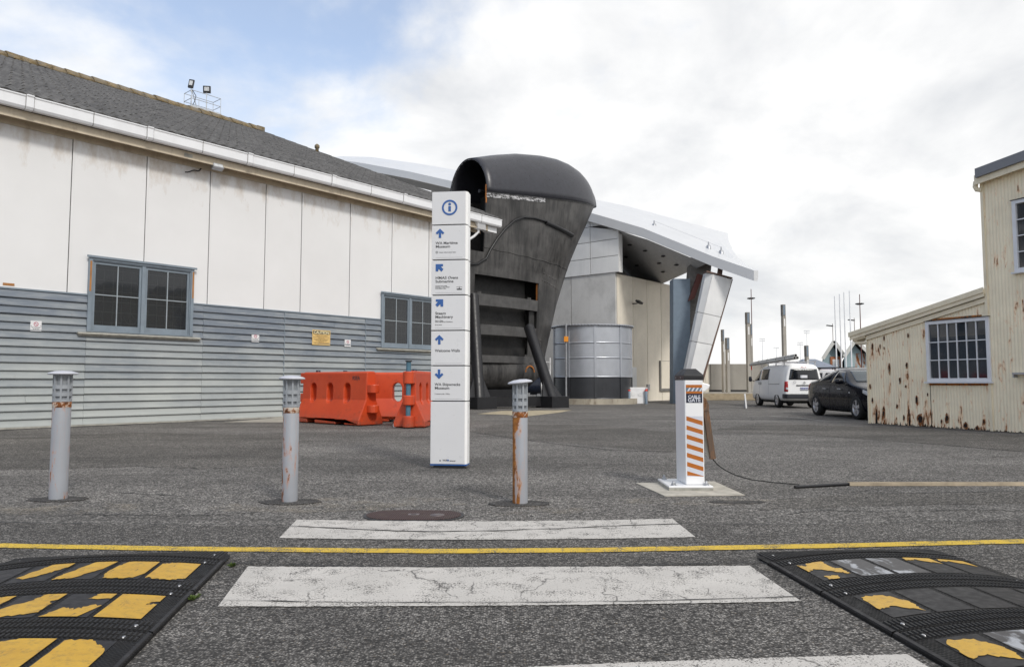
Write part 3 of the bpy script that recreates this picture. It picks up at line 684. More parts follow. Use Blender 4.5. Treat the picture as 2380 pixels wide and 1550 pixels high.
# eave: fascia board, soffit, gutter with joints
GO = .5; GS1 = 17.55
e = MB(); e.box(S0, 16.9, -GO + .05, -GO + .09, 7.42, 7.63); fas = e.build('fascia', M['cream_trim'], shed)
B(S0, 16.9, -GO + .092, .0, 7.600, 7.625).build('soffit', M['cream_trim'], shed)
B(S0, 16.9, -.025, -.0055, 7.35, 7.598).build('wall_plate', M['cream_trim'], shed)
gsec = [(0, 0), (0, -.27), (-.05, -.33), (-.17, -.33), (-.21, -.27), (-.215, -.05), (-.235, -.03), (-.235, 0), (-.20, 0), (-.195, -.04), (-.19, -.26), (-.16, -.305), (-.06, -.305), (-.02, -.26), (-.02, 0)]
def gutter(a, b, name='gutter'):
    return MB().prism([(a, -GO + .048 + y, 7.96 + z) for y, z in gsec], (b - a, 0, 0)).build(name, M['gutter'], shed, bevel=.006, segs=1)
M['greyseam'] = plain('grimy gutter seam', (.30, .29, .28, 1), .6)
cuts = [S0, -4.6, -2.0, .12, 2.95, 5.9, 8.95, 12.1, 15.0, GS1]
for a, b in zip(cuts, cuts[1:]):
    g = gutter(a, b - .006)
    for q in (a + .0,):
        if a > S0:
            o = gsec[:8]; MB().prism([(q - .08, -GO + .048 + y * 1.10 - (.018 if y < 0 else 0), 7.972 + z * 1.075) for y, z in o], (.16, 0, 0)).build('bracket', M['gutter'], g, bevel=.008, segs=1)
            for sx in (-.092, .08): MB().prism([(q + sx, -GO + .048 + y * 1.04 - (.008 if y < 0 else 0), 7.966 + z * 1.03) for y, z in o], (.012, 0, 0)).build('bracket_edge', M['greyseam'], g)
    mm = (a + b) / 2
    MB().prism([(mm - .006, -GO + .048 + y * 1.02 - (.004 if y < 0 else 0), 7.962 + z * 1.015) for y, z in gsec[:8]], (.014, 0, 0)).build('seam', M['greyseam'], g)
# downpipe and boxed gutter return at the corner
x = 15.9; dpb = MB().tube([(x + .5, -.36, 7.66), (x + .5, -.36, 7.30), (x + .38, -.24, 7.12), (x + .02, -.10, 6.86), (x - .05, -.075, 6.75), (x - .05, -.075, .1)], .055, 12).build('downpipe', M['gutter'], shed)
MB().prism([(x + .2, -GO - .10, 7.64), (x + .2, -GO + .25, 7.64), (x + .34, -GO + .2, 7.40), (x + .34, -GO + .02, 7.40)], (.5, 0, 0)).build('rainhead', M['gutter'], shed, bevel=.01)
MB().prism([(16.9, -GO + .05, 7.40), (17.45, -GO + .05, 7.40), (17.45, -GO + .05, 7.62), (16.9, -GO + .05, 7.62)], (0, .3, 0)).build('barge_return', M['gutter'], shed)
# roof: lapped ribbed courses
k = 18.6; RUN = k; RISE = 15.87 - 7.97; SL = math.hypot(RUN, RISE); cy, cz = RUN / SL, RISE / SL
def mat_roof():
    n = NT('weathered ribbed roofing'); rv = n.rnd(20)
    col = n.mix(n.mr(n.noise(1.5, 7, .7), .3, .7), (.050, .048, .047, 1), (.15, .145, .14, 1))
    col = n.mix(n.mr(n.noise(9, 6, .7), .56, .72, 0, .8), col, (.24, .235, .22, 1)); col = n.mix(n.mr(n.noise(16, 4, .7), .60, .70, 0, .8), col, (.02, .019, .018, 1))
    return n.done(col, .85, 0, n.bump(n.noise(30, 5, .7), .4, .02))
M['roof'] = mat_roof()
M['lichen'] = mat_rusty('lichen ridge', (.16, .14, .11, 1), .9, .50, scale=1.7, streak=(1, 2, 2), rustc=((.24, .165, .06, 1), (.06, .055, .05, 1)))
roof = MB().prism([(S0, -GO - .05, 7.80), (S0, RUN - GO, 15.62), (S0, 2 * RUN - GO, 7.8), (S0, 2 * RUN - GO, 7.6), (S0, RUN - GO, 15.3), (S0, -GO + .1, 7.66)], (GS1 - .02 - S0, 0, 0)).build('roof', M['darkgrey'], shed)
NC = 17; pitch = .30; nxw = int((GS1 - S0) / pitch) * 4
for c in range(NC):
    u0, u1 = (SL * c / NC - .06 if c else .20), SL * (c + 1) / NC + .03; rows = []
    jt = [rng.uniform(-.006, .008) for _ in range(nxw // 8 + 2)]; ju = [(rng.uniform(-.05, .05) if c else 0) for _ in range(nxw // 8 + 2)]
    for u, lift in ((u0, -.03), (u0, .026), (u1, .006)):
        row = []
        for i in range(nxw + 1):
            s = S0 + (GS1 - S0) * i / nxw; w = ((.058 if c or lift < .02 else .02) * math.cos(2 * math.pi * i / 4)) if lift > -.01 else 0
            jj = jt[(i // 8) % len(jt)] if lift > .03 else 0
            h = .16 + lift + w + jj
            uu = u + (ju[i // 8] if lift > .03 or lift < 0 else 0); row.append(Vector((s, -GO - .14 + uu * cy - h * cz, 7.80 + uu * cz + h * cy)))
        rows.append(row)
    MB().grid(rows).build('roof_course', M['roof'], roof)
# ridge caps with lichen
RY, RZ_ = RUN - GO - .05, 16.02
nr = 40; rs0 = S0; rl = (GS1 - .3 - rs0) / nr
for i in range(nr):
    a = rs0 + i * rl; lift = rng.uniform(-.015, .02)
    mb = MB(); sec = [(-.55, -.30), (-.42, -.12), (-.2, .05), (0, .10), (.2, .05), (.42, -.12), (.55, -.30)]
    mb.grid([[Vector((a + dx, RY + y, RZ_ + z + lift + dz)) for y, z in sec] for dx, dz in ((-.02, .03), (rl * .98, .0))], True)
    mb.build('ridge_cap', M['lichen'], roof, solid=.03)
B(GS1 - .5, GS1 + .02, RY - .3, RY + .3, RZ_ - .2, RZ_ + .12).build('ridge_end', M['lichen'], roof, bevel=.05)
# gable end and far wall
g = MB(); g.poly([(S1, .16, 0), (S1, 2 * RUN - GO - .5, 0), (S1, 2 * RUN - GO - .5, 7.7), (S1, RUN - GO, 15.3), (S1, .16, 7.75)]); g.build('gable_wall', M['panel'], shed)
MB().bar((GS1 - .03, -GO - .05, 7.83), (GS1 - .03, RY, 15.72), .05, .26).build('barge_board', M['cream_trim'], roof)
# vent pipe standing at the verge
q = W(770, 360, -12.5)
MB().lathe([(.09, 0), (.09, .45), (.13, .47), (.13, .6), (.05, .68)], 12, (GS1 - .6, 11.7, 13.0)).build('vent_pipe', M['lichen'], roof)

# things fixed to the shed: notices, floodlight, cable stub
def on_wall(name, label, cat, px0, py0, px1, py1, off=.06, group=None):
    s0, z1 = W(px0, py0, off); s1, z0 = W(px1, py1, off)
    base = A0 + DV * ((s0 + s1) / 2) - EV * off
    return thing(name, label, cat, (base.x, base.y, z0), RZ, group), s1 - s0, z1 - z0
M['signwhite'] = plain('white notice plate', (.74, .74, .75, 1), .4, var=.05)
M['signred'] = plain('notice red', (.42, .03, .09, 1), .5, var=.05, bump=0)
M['ink'] = plain('black ink', (.03, .03, .035, 1), .5, var=.05, bump=0)
M['greyink'] = plain('grey ink', (.14, .14, .15, 1), .5, var=.05, bump=0)
def small_print(parent, lines, hh, mat, seed, y=-.0062, left=None):
    """lines of print too fine to read: word-long dashes"""
    r = random.Random(seed); mb = MB()
    for wd, z in lines:
        x = -wd / 2 if left is None else left; end = x + wd
        while x < end - hh * .6:
            l = min(r.uniform(1.5, 5.5) * hh, end - x); mb.box(x, x + l, y - .0015, y, z, z + hh * r.uniform(.85, 1.1)); x += l + hh * .7
    return mb.build('small_print', mat, parent)
def no_parking(label, *px):
    t, w, h = on_wall('parking_notice', label, 'sign', *px, group='white parking notices on the weatherboards')
    B(-w / 2, w / 2, -.006, .006, 0, h).build('plate', M['signwhite'], t)
    m = ring(MB(), 0, h * .68, h * .155, h * .205, -.009, -.006, 28); 
    Mx = Matrix.Translation((0, 0, h * .68)) @ Matrix.Rotation(R(45), 4, 'Y'); m.box(-h * .18, h * .18, -.0088, -.0065, -h * .02, h * .02, M=Mx); m.build('prohibition_ring', M['signred'], t)
    text('lettering', 'NO PARKING', h * .13, 0, h * .30, M['ink'], t, -.0075, 'CENTER', .02, width=w * .8)
    small_print(t, [(w * .55, h * .17)], h * .05, M['greyink'], 3)
    for sx in (-1, 1): disc(MB(), sx * w * .43, h * .5, .008, -.011, -.006, 10).build('screw', M['darkgrey'], t)
no_parking('white parking notice left of the large shed window', 71, 745, 96, 770)
no_parking('white parking notice on the boards between left window and yellow caution sign', 585, 775, 602, 795)
no_parking('small white parking notice just right of the yellow caution sign', 801, 789, 815, 806)
t, w, h = on_wall('caution_sign', 'yellow caution sign with black heading on the weatherboards', 'sign', 726, 766, 767, 803)
M['signyellow'] = plain('faded yellow plate', (.72, .50, .19, 1), .5, var=.12, scale=6)
B(-w / 2, w / 2, -.006, .006, 0, h).build('plate', M['signyellow'], t)
B(-w * .455, w * .455, -.008, -.006, h * .72, h * .95).build('heading_panel', M['ink'], t)
M['letteryellow'] = plain('pale lettering', (.80, .70, .42, 1), .5, var=.04, bump=0)
text('heading', 'CAUTION', h * .25, 0, h * .755, M['letteryellow'], t, -.0095, 'CENTER', .035, width=w * .84)
M['signbrown'] = plain('brown small print', (.20, .11, .03, 1), .6, var=.05, bump=0)
small_print(t, [(w * f, h * (.64 - i * .062)) for i, f in enumerate((.74, .56, .88, .34, .84, .74, .60, .30, .86, .84))], h * .028, M['signbrown'], 5)
fl, w, h = on_wall('wall_floodlight', 'small square floodlight hung below the white gutter', 'floodlight', 493, 374, 518, 401, .42)
Mx = Matrix.Translation((0, 0, .2)) @ Matrix.Rotation(R(-28), 4, 'X')
M['floodglass'] = plain('floodlight lens', (.62, .64, .66, 1), .15, var=.2, scale=9)
B(-.16, .16, -.03, .12, -.14, .14, M=Mx).build('housing', M['metal'], fl, bevel=.012)
B(-.135, .135, -.036, -.031, -.115, .115, M=Mx).build('lens', M['floodglass'], fl)
MB().tube([(-.03, .06, .30), (-.03, .04, .42), (.0, .10, .47)], .012, 8).build('bracket', M['metal'], fl)
s, z = W(447, 385, .0); 
MB().tube([tuple(A0 + DV * (s + .25 - .5 * t) - EV * (.02 + .10 * math.sin(t * 2.4)) + Vector((0, 0, 7.36 - .22 * t ** .6 - .02 * math.sin(9 * t)))) for t in [i / 8 for i in range(9)]], .018, 8).build('cable_stub', M['blacksteel'])
tag(bpy.data.objects['cable_stub'], 'short black cable stub hanging below the shed eave', 'cable')
s, z = W(438, 365, .455); B(s - .12, s + .12, -GO + .045, -GO + .0495, 7.46, 7.57).build('bare_patch', M['sill'], fas)
s, z = W(20, 661, 0); B(s - .12, s + .12, -.009, -.0045, z - .03, z + .03).build('bare_patch', M['timberorange'], wall)

# roof-top lighting platform behind the ridge
pf = A0 + DV * W(487, 262, -RUN + GO)[0] + EV * (RUN - GO)
RB0 = pf.copy(); RB0.z = 16.42
plat = thing('rooftop_platform', 'railed lighting platform with two floodlights on the shed ridge', 'platform', RB0, RZ); plat.scale = (.78, .78, .80)
M['alu'] = plain('pale tube', (.52, .54, .56, 1), .4, .4)
yo = .55
B(-1.05, 1.25, .1 + yo, 1.3 + yo, -.06, .10).build('deck', M['alu'], plat)
B(-.9, 1.1, .2 + yo, 1.2 + yo, -1.6, -.061).build('deck_support', M['metal'], plat)
def rail(pts, r=.022): return MB().tube(pts, r, 6).build('rail', M['alu'], plat)
x0, x1, y0, y1, hz = -1.0, 1.2, .15 + yo, 1.25 + yo, 1.18
for p in ((x0, y0), (x0, y1), (x1, y0), (x1, y1), (.1, y0), (.1, y1), (-.5, y1), (.7, y1)): MB().tube([(p[0], p[1], .1), (p[0], p[1], hz)], .022, 6).build('post', M['alu'], plat)
for z in (.6, hz):
    rail([(x0, y0, z), (.1, y0, z)]); rail([(x0, y1, z), (x1, y1, z)]); rail([(x1, y0, z), (x1, y1, z)]); rail([(.1, y0, z), (x1, y0, z)]); rail([(x0, y0, z), (x0, y1, z)])
MB().tube([(x0, y0, hz), (x0 + .5, y0 + .2, .1)], .03, 6).build('brace', M['alu'], plat)
MB().tube([(x0 + .05, y0, hz), (x0 + .32, y0, hz - .35), (x0 + .3, y0 + .1, .5), (x0 + .6, y1, .45)], .025, 6).build('cable', M['blacksteel'], plat)
def flood(x, y, z, w, h, rot):
    Mx = Matrix.Translation((x, y, z + h / 2)) @ rot
    o = B(-w / 2, w / 2, -.07, .07, -h / 2, h / 2, M=Mx).build('floodlight', M['blacksteel'], plat, bevel=.015)
    B(-w * .33, w * .33, -.078, -.071, -h * .2, h * .34, M=Mx).build('lens', M['floodglass'], o)
    MB().tube([(x, y, z - .28), (x, y, z + .08)], .03, 6).build('stem', M['alu'], o)
flood(x0 - .05, y0, hz + .10, .36, .60, Matrix.Rotation(R(14), 4, 'Y') @ Matrix.Rotation(R(-50), 4, 'Z') @ Matrix.Rotation(R(8), 4, 'X'))
flood(.12, y0, hz + .10, .52, .50, Matrix.Rotation(R(-42), 4, 'Z') @ Matrix.Rotation(R(10), 4, 'X'))
# ---------------------------------------------------------------- cut bow section of a submarine on a steel cradle
FA = R(46); AX = Vector((math.sin(FA), math.cos(FA), 0)); IY = Vector((-AX.y, AX.x, 0))
FC = Vector((-2.08, 33.9, 0))
fin = thing('submarine_bow', 'black cut-off submarine bow section standing on a steel cradle', 'submarine', FC, math.atan2(AX.y, AX.x))
def mat_hull():
    n = NT('weathered black hull plate'); z = n.xyz()
    s = n.noise(3.4, 9, .7, n.vec((2.0, 2.0, .14))); p = n.noise(.9, 6, .6)
    col = n.mix(n.mr(s, .38, .72), (.020, .0192, .019, 1), (.092, .088, .085, 1))
    col = n.mix(n.mr(p, .46, .70, 0, .45), col, (.15, .144, .14, 1))
    col = n.mix(n.mr(n.noise(45, 4, .7), .62, .72, 0, .35), col, (.22, .20, .18, 1))
    dk = n.mr(n.noise(1.2, 4, .5, n.vec((.8, .8, .15), (4, 2, 0))), .56, .66, 0, .8); col = n.mix(dk, col, (.008, .008, .008, 1))
    return n.done(col, n.mr(s, .3, .7, .34, .62), 0, n.bump(n.noise(14, 5, .6), .12, .02))
M['hull'] = mat_hull()
M['dome'] = plain('dark dome paint', (.030, .031, .040, 1), .36, var=.25, scale=4, bump=.12, bscale=120, dirt=.18, dirtc=(.05, .05, .055, 1))
M['hullin2'] = plain('dirty black tank', (.016, .0155, .015, 1), .6, var=.6, scale=2, dirt=.4, dirtc=(.05, .045, .042, 1))
M['hullin'] = plain('black hull interior', (.006, .006, .006, 1), .7)
M['edgerust'] = mat_rusty('rusty plate edge', (.03, .028, .027, 1), .8, .47, scale=6, rustc=((.55, .20, .04, 1), (.22, .08, .02, 1)))
M['scuff'] = mat_rusty('worn white waterline', (.02, .02, .02, 1), .6, .53, scale=5, streak=(1, 1, 4), rustc=((.62, .62, .64, 1), (.45, .45, .47, 1)))
LT = [(2.0, 5.05), (2.95, 5.35), (5, 6.0), (7.2, 6.95), (8.5, 7.62), (9.7, 8.32), (10.7, 8.92), (12, 9.0)]
def LS(z):
    for (a, la), (b, lb) in zip(LT, LT[1:]):
        if z <= b: return la + (lb - la) * (z - a) / (b - a)
    return LT[-1][1]
ZL = lambda L: 9.82 + .95 * (max(L, 0) / 9.04)            # sheer line
W0 = lambda z: .86 + .42 * (z - 2.3) / 7.5
def HW(L, z):
    t = min(max(L / LS(z), 0), 1); b = min(max((z - 6.5) / 3.5, 0), 1); return max(W0(z) * (1 - t ** (2.3 + 2.2 * b)) ** (.70 - .2 * b), 0.0)
# shell: rows in z, columns in L; openings left out on the near and far side
zr = [2.30, 2.35, 3.3, 3.75, 4.62, 5.13, 6.0, 6.5, 7.04, 7.6, 8.2, 8.8, 9.4, 1e9]
def shell_side(sg):
    mb = MB(); cols = [-1.6, -.5, .4, 1.2, 2, 2.8, 3.6, 3.92]; nn = 14
    for i in range(len(zr) - 1):
        for j in range(len(cols) - 1 + nn):
            def P(zi, cj):
                z = zr[zi]
                if cj < len(cols): L = cols[cj]; 
                else:
                    z_ = min(z, ZL(8)); f = (cj - len(cols) + 1) / nn; L = 3.92 + (LS(z_) - 3.92) * (1 - (1 - f) ** 1.6)
                if z > 100: z = ZL(L)
                return Vector((L, sg * HW(L, z), z))
            if j < 1 and i >= 8 : continue
            if zr[i] >= 7.03 and j < 1: continue
            opening = zr[i] in (2.35, 3.75, 5.13) and 1 <= j < len(cols) - 1
            if opening: continue
            q = [P(i, j), P(i, j + 1), P(i + 1, j + 1), P(i + 1, j)]
            if zr[i] >= 7.03:
                for v in q: v.x = max(v.x, 0)
            mb.add(q, [(0, 1, 2, 3) if sg < 0 else (3, 2, 1, 0)], False)
    return mb
for sg in (-1, 1):
    o = shell_side(sg).build('hull_plating', M['hull'], fin); bm = bmesh.new(); bm.from_mesh(o.data); bmesh.ops.remove_doubles(bm, verts=bm.verts, dist=.003)
    bmesh.ops.recalc_face_normals(bm, faces=bm.faces)
    bm.to_mesh(o.data); bm.free(); m = o.modifiers.new('solid', 'SOLIDIFY'); m.thickness = .07; m.offset = 0
# inner tank behind the openings, bulkhead frames
inn = MB(); 
for a, b in ((2.34, 3.34), (3.72, 4.66), (5.10, 6.04)):
    pass
inn.prism([(-1.2, -W0(2.4) + .38, 2.36), (3.55, -HW(3.55, 2.4) + .36, 2.36), (3.55, HW(3.55, 2.4) - .1, 2.36), (-1.2, W0(2.4) - .1, 2.36)], (0, 0, 3.95))
inn.build('inner_tank', M['hullin2'], fin)
B(-1.62, -1.5, -.8, .8, 2.3, 7.0).build('bulkhead', M['hullin'], fin)
for zc in (5.13, 3.75, 2.35):
    L0 = 3.9; z1 = {5.13: 6.0, 3.75: 4.62, 2.35: 3.3}[zc]; y = -HW(3.92, zc)
    B(L0 - .012, L0 + .004, y - .02, y + .06, zc, z1).build('opening_edge', M['edgerust'], fin) if zc == 5.13 else None
    B(3.5, L0 - .015, y + .05, y + .12, zc, z1 ).build('frame_plate', M['hull'], fin) if zc != 5.13 else None
    for kx in (-.2, 3.2):
        B(kx - .12, kx + .12, -HW(kx, zc) - .045, -HW(kx, zc) - .03, zc - .02, zc + .10).build('hinge_lug', M['hull'], fin)
M['strap'] = plain('worn grey steel strap', (.085, .083, .082, 1), .5, var=.35, scale=3, bump=.15, bscale=30, dirt=.35, dirtc=(.02, .018, .017, 1))
for z0, z1 in ((3.29, 3.76), (4.61, 5.14), (2.02, 2.36)):
    Lc = [-1.5 + .3 * k for k in range(19)]; mb = MB(); mb.grid([[Vector((L, -HW(L, max(z, 2.3)) - dy, z)) for L in Lc] for z, dy in ((z0, .035), (z0 + .005, .06), (z1 - .005, .06), (z1, .035))]); mb.build('strap', M['strap'], fin, solid=.02)
def rivets(pts):
    for L, z in pts:
        MB().lathe([(.0, .05), (.03, .04), (.05, 0)], 8, M=Matrix.Translation((L, -HW(L, z) - .03, z)) @ Matrix.Rotation(R(90), 4, 'X')).build('bolt', M['hull'], fin)
rivets([(4.3 + .28 * k, 6.55 - .05 * k) for k in range(5)] + [(4.2 + .22 * k, 6.2 - .04 * k) for k in range(8)] + [(4.15, 3.2), (4.4, 3.2)])
# weld seam and vertical strap near the stem
mb = MB(); mb.tube([(L, -HW(L, 7.25 - .02 * L) - .038, 7.25 - .03 * L + .02 * math.sin(L * 5)) for L in [0 + .3 * k for k in range(24)]], .02, 6); mb.build('weld_seam', M['hull'], fin)
mb = MB(); mb.tube([(L, -HW(L, z) - .04, z) for L, z in [(5.9, 7.1), (5.75, 6.6), (5.6, 6.1), (5.55, 5.7)]], .03, 6); mb.build('guide_strip', M['hull'], fin)
# slot housing and bent pipe on the side
mb = MB(); 
for L in (4.4, 4.8, 5.2, 5.6, 6.0, 6.4): pass
slot = [(4.0 + .3 * k, 9.02 - .035 * k) for k in range(9)]
mb.tube([(L, -HW(L, z) - .06, z) for L, z in slot], .11, 8); mb.build('slot_housing', M['blacksteel'], fin)
pp = [(4.0, 9.05), (3.2, 9.08), (2.4, 9.0), (1.8, 8.75), (1.2, 8.25), (.75, 7.75), (.35, 7.2), (.1, 6.75), (-.4, 6.45), (-.9, 6.35)]
mb = MB(); mb.tube([(L, -HW(max(L, 0), z) - .09, z) for L, z in pp], .055, 8); mb.build('pipe', M['blacksteel'], fin)
# dome
DL = 9.0
DT = [(0, 1.80), (1.5, 2.12), (3, 2.36), (4.7, 2.46), (5.8, 2.42), (6.7, 2.27), (7.5, 2.0), (8.1, 1.66), (8.5, 1.30), (8.8, .86), (8.93, .5), (9.0, 0)]
def dome_h(L):
    for (a, ha), (b, hb) in zip(DT, DT[1:]):
        if L <= b: return ha + (hb - ha) * (L - a) / (b - a)
    return 0
def dome_pt(L, a, k=1.0):
    zt = ZL(L) - .03; h = dome_h(L)
    w = (HW(L, min(zt, 10.7)) if L < 8.6 else HW(8.6, 10.7) * max(0, 1 - ((L - 8.6) / (DL - 8.6)) ** 2) ** .5) + .05
    return Vector((L, -w * math.cos(a) * k, zt + h * math.sin(a) * k))
Ls = [0 + DL * (1 - (1 - k / 30) ** 1.5) for k in range(31)]
mb = MB(); mb.grid([[dome_pt(L, math.pi * i / 24) for i in range(25)] for L in Ls], True, True)
o = mb.build('dome', M['dome'], fin); m = o.modifiers.new('solid', 'SOLIDIFY'); m.thickness = .05; m.offset = 1
mb = MB(); mb.grid([[dome_pt(.02, math.pi * i / 24, k) for i in range(25)] for k in (.985, 1.0)]); 
mb.grid([[Vector((L, -HW(L, ZL(L) - .12) - .046, ZL(L) - dz)) for L in [k * .15 for k in range(27)]] for dz in (.03, .26)], flip=True); mb.build('waterline_band', M['scuff'], fin)
mb = MB(); mb.tube([(L, -HW(L, min(ZL(L), 10.7)) - .06, ZL(L) - .02) for L in [k * .3 for k in range(30)]], .018, 6); mb.build('rim_strip', M['alu'], fin)
B(-.02, .03, -HW(0, 9.8) - .03, -HW(0, 9.8) + .03, 9.3, 10.15).build('cut_edge', M['edgerust'], fin)
MB().tube([(.05, -.75, 9.95), (.9, -.75, 9.95)], .09, 8).build('bracket_tube', M['blacksteel'], fin)
mb = MB(); mb.box(1.6, 1.66, -.9, .9, 7.1, 10.2); mb.build('inner_bulkhead', M['hullin'], fin)
# pressure hull tube below
prof = [(-1.7, .84), (-.5, .86), (2.6, .86), (3.6, .82), (4.3, .72), (4.9, .52), (5.2, .3), (5.3, .0)]
mb = MB(); n_ = 28
mb.grid([[Vector((L, r * math.cos(2 * math.pi * k / n_), 1.58 + r * math.sin(2 * math.pi * k / n_))) for k in range(n_ + 1)] for L, r in prof], True); mb.build('pressure_hull', M['hull'], fin)
mb = MB(); mb.prism([(-1.6, -.8, 1.7), (4.4, -.62, 1.7), (4.4, -.5, 2.34), (-1.6, -.86, 2.34)], (0, .06, 0)); mb.build('keel_plate', M['hull'], fin)
Mx = Matrix.Translation((3.3, -.80, 1.6)) @ Matrix.Rotation(R(90), 4, 'X'); mb = MB(); mb.lathe([(.28, -.03), (.34, .04), (.30, .06), (.26, .04)], 20, M=Mx, a0=0, a1=math.pi); mb.build('worn_ring', M['edgerust'], fin)
# cradle: two splayed legs, feet and beams
inv = Matrix.Rotation(-math.atan2(AX.y, AX.x), 4, 'Z') @ Matrix.Translation(-FC)
fl_ = inv @ Vector((-1.40, 30.9, .5)); fr_ = inv @ Vector((1.75, 32.5, .5))
def leg(top, foot):
    mb = MB(); mb.tube([top, foot - (top - foot).normalized() * .3], .25, 20); o = mb.build('leg', M['blacksteel'], fin)
    d = (top - foot).normalized()
    for sx in (-1, 1):
        MB().prism([foot + Vector((sx * .18, -.05, 0)), foot + Vector((sx * .62, -.05, 0)), foot + d * .95 + Vector((sx * .22, -.05, 0))], (0, .06, 0)).build('gusset', M['blacksteel'], o)
leg(inv @ Vector((-1.75, 32.75, 5.0)), fl_); leg(inv @ Vector((.80, 34.7, 3.72)), fr_)
far_l = inv @ Vector((-4.2, 35.2, .5)); far_r = inv @ Vector((-.6, 38.4, .5)); leg(inv @ Vector((-2.9, 33.9, 5.0)), far_l)
def foot_block(p):
    o = B(p.x - .55, p.x + .55, p.y - .55, p.y + .45, 0, .5).build('foot', M['blacksteel'], fin, bevel=.012)
for p in (fl_, fr_, far_l): foot_block(p)
dd = (fr_ - fl_)
mb = MB(); mb.bar(fl_ + dd * .12 + Vector((0, .2, -.22)), fr_ - dd * .12 + Vector((0, .2, -.22)), .45, .42); mb.build('beam', M['blacksteel'], fin)
mb = MB(); mb.bar(fl_ + Vector((-.1, .3, -.27)), far_l + Vector((0, -.4, -.27)), .4, .40); mb.build('beam', M['blacksteel'], fin)
mb = MB(); mb.box(-1.2, 3.4, -.55, .55, .05, .78); mb.build('keel_block', M['blacksteel'], fin)
# drum machine parked behind the right leg
wd = thing('winch_drum', 'dark blue drum with white end disc behind the bow cradle leg', 'machine', dp(1248, 905, 36.5) * 1, 0)
wd.location.z = 0
M['navy'] = plain('navy paint', (.012, .018, .035, 1), .35)
mb = MB(); mb.tube([(-.55, 0, .95), (.2, -.1, .95)], .45, 20); mb.build('drum', M['navy'], wd)
mb = MB(); mb.tube([(.22, -.1, .95), (.32, -.11, .95)], .36, 20); mb.build('end_disc', M['white'], wd)
mb = MB(); mb.box(-.5, -.35, -.3, .3, 0, .6); mb.box(.0, .15, -.3, .3, 0, .6); mb.build('stand', M['metal'], wd)

# ---------------------------------------------------------------- corrugated water tank
TC = Vector((4.28, 39.0, 0)); TR = 2.06
tank = thing('water_tank', 'round corrugated silver water tank with dark lower band', 'tank', TC)
M['zinc'] = plain('zincalume sheet', (.46, .48, .52, 1), .42, .45, var=.10, scale=2, bump=.03)
M['zincdark'] = plain('dark painted sheet', (.05, .053, .06, 1), .38, .3, var=.15, scale=2)
M['stained'] = plain('stained concrete', (.40, .36, .29, 1), .9, var=.3, scale=1.5, bump=.3, dirt=.85, dirtc=(.10, .055, .03, 1))
MB().lathe([(0, .0), (TR + .35, 0), (TR + .35, .28), (0, .28)], 40, smooth=False).build('plinth', M['stained'], tank)
npan = 9
def wave(z0, z1, n, r): return [(r + (.026 * math.cos(math.pi * i)), z0 + (z1 - z0) * i / (2 * n)) for i in range(2 * n + 1)]
for k in range(npan):
    a0 = R(-12) + 2 * math.pi * k / npan; a1 = a0 + 2 * math.pi / npan - .006
    MB().lathe(wave(.28, 1.38, 9, TR), 10, a0=a0, a1=a1).build('lower_panel', M['zincdark'], tank)
    for z0, z1 in ((1.38, 2.35), (2.35, 3.12), (3.12, 4.0)):
        MB().lathe(wave(z0 + .004, z1 - .004, int((z1 - z0) / .115), TR + (.004 if z0 == 2.35 else 0)), 10, a0=a0, a1=a1).build('wall_panel', M['zinc'], tank)
    Mx = Matrix.Rotation(a0, 4, 'Z'); B(TR - .02, TR + .045, -.055, .055, 1.38, 3.98, M=Mx).build('stiffener', M['zinc'], tank); B(TR - .02, TR + .045, -.055, .055, .28, 1.379, M=Mx).build('stiffener', M['zincdark'], tank)
mb = MB(); nn = 160
mb.grid([[Vector((r * math.cos(2 * math.pi * i / nn), r * math.sin(2 * math.pi * i / nn), z + (.03 if i % 2 else 0))) for i in range(nn + 1)] for r, z in ((TR + .14, 3.99), (TR + .14, 4.04), (.1, 4.14))]); mb.build('roof', M['zinc'], tank)
gpole = thing('gauge_pole', 'slim grey pole with small orange box beside the water tank', 'pole', (TC.x - 1.55, TC.y - 2.05, 0))
MB().tube([(0, 0, 0), (0, 0, 4.05)], .045, 10).build('pole', M['metal'], gpole)
M['orange'] = plain('orange plastic', (.75, .27, .01, 1), .4); B(-.11, .11, -.13, .05, 3.15, 3.42).build('box', M['orange'], gpole, bevel=.01)
gt = thing('ladder_gate', 'thin white ladder frame between bow cradle and water tank', 'gate', dp(1273, 900, 37.0)); gt.location.z = 0
for x in (-.25, .12): MB().tube([(x, 0, 0), (x, 0, 2.5 if x < 0 else 2.35)], .03, 8).build('rail', M['white'], gt)
for k in range(5): MB().tube([(-.22, 0, .45 + .42 * k), (.09, 0, .45 + .42 * k)], .02, 6).build('rung', M['white'], gt)

# ---------------------------------------------------------------- museum
MC = Vector((5.84, 41.0, 0)); mrz = math.atan2(-EV.y, -EV.x)
mus = thing('museum_building', 'modern museum with sweeping white roof, concrete walls and leaning supports', 'building', MC, mrz)
def mat_conc(name, c, dirt):
    n = NT(name); n.rnd(15)
    col = n.mix(n.mr(n.noise(.35, 6, .6), .3, .7), scl(c, .86), scl(c, 1.08)); d = n.mr(n.noise(.9, 9, .72, n.vec((1, 1, .8)), .3), .50, .72, 0, dirt)
    col = n.mix(d, col, scl(c, .62)); st = n.mr(n.noise(1.2, 5, .6, n.vec((2.5, 2.5, .1))), .52, .8, 0, .4); col = n.mix(st, col, scl(c, .75))
    return n.done(col, .8, 0, n.bump(n.noise(25, 4, .6), .1, .01))
M['concgrey'] = mat_conc('mottled grey precast', (.60, .59, .57, 1), .65)
M['concbeige'] = mat_conc('beige precast', (.82, .755, .64, 1), .25)
M['clad'] = mat_conc('white cladding', (.80, .80, .79, 1), .12)
M['roofwhite'] = plain('white roof sheet', (.60, .61, .625, 1), .4, var=.04, scale=.5, bump=0)
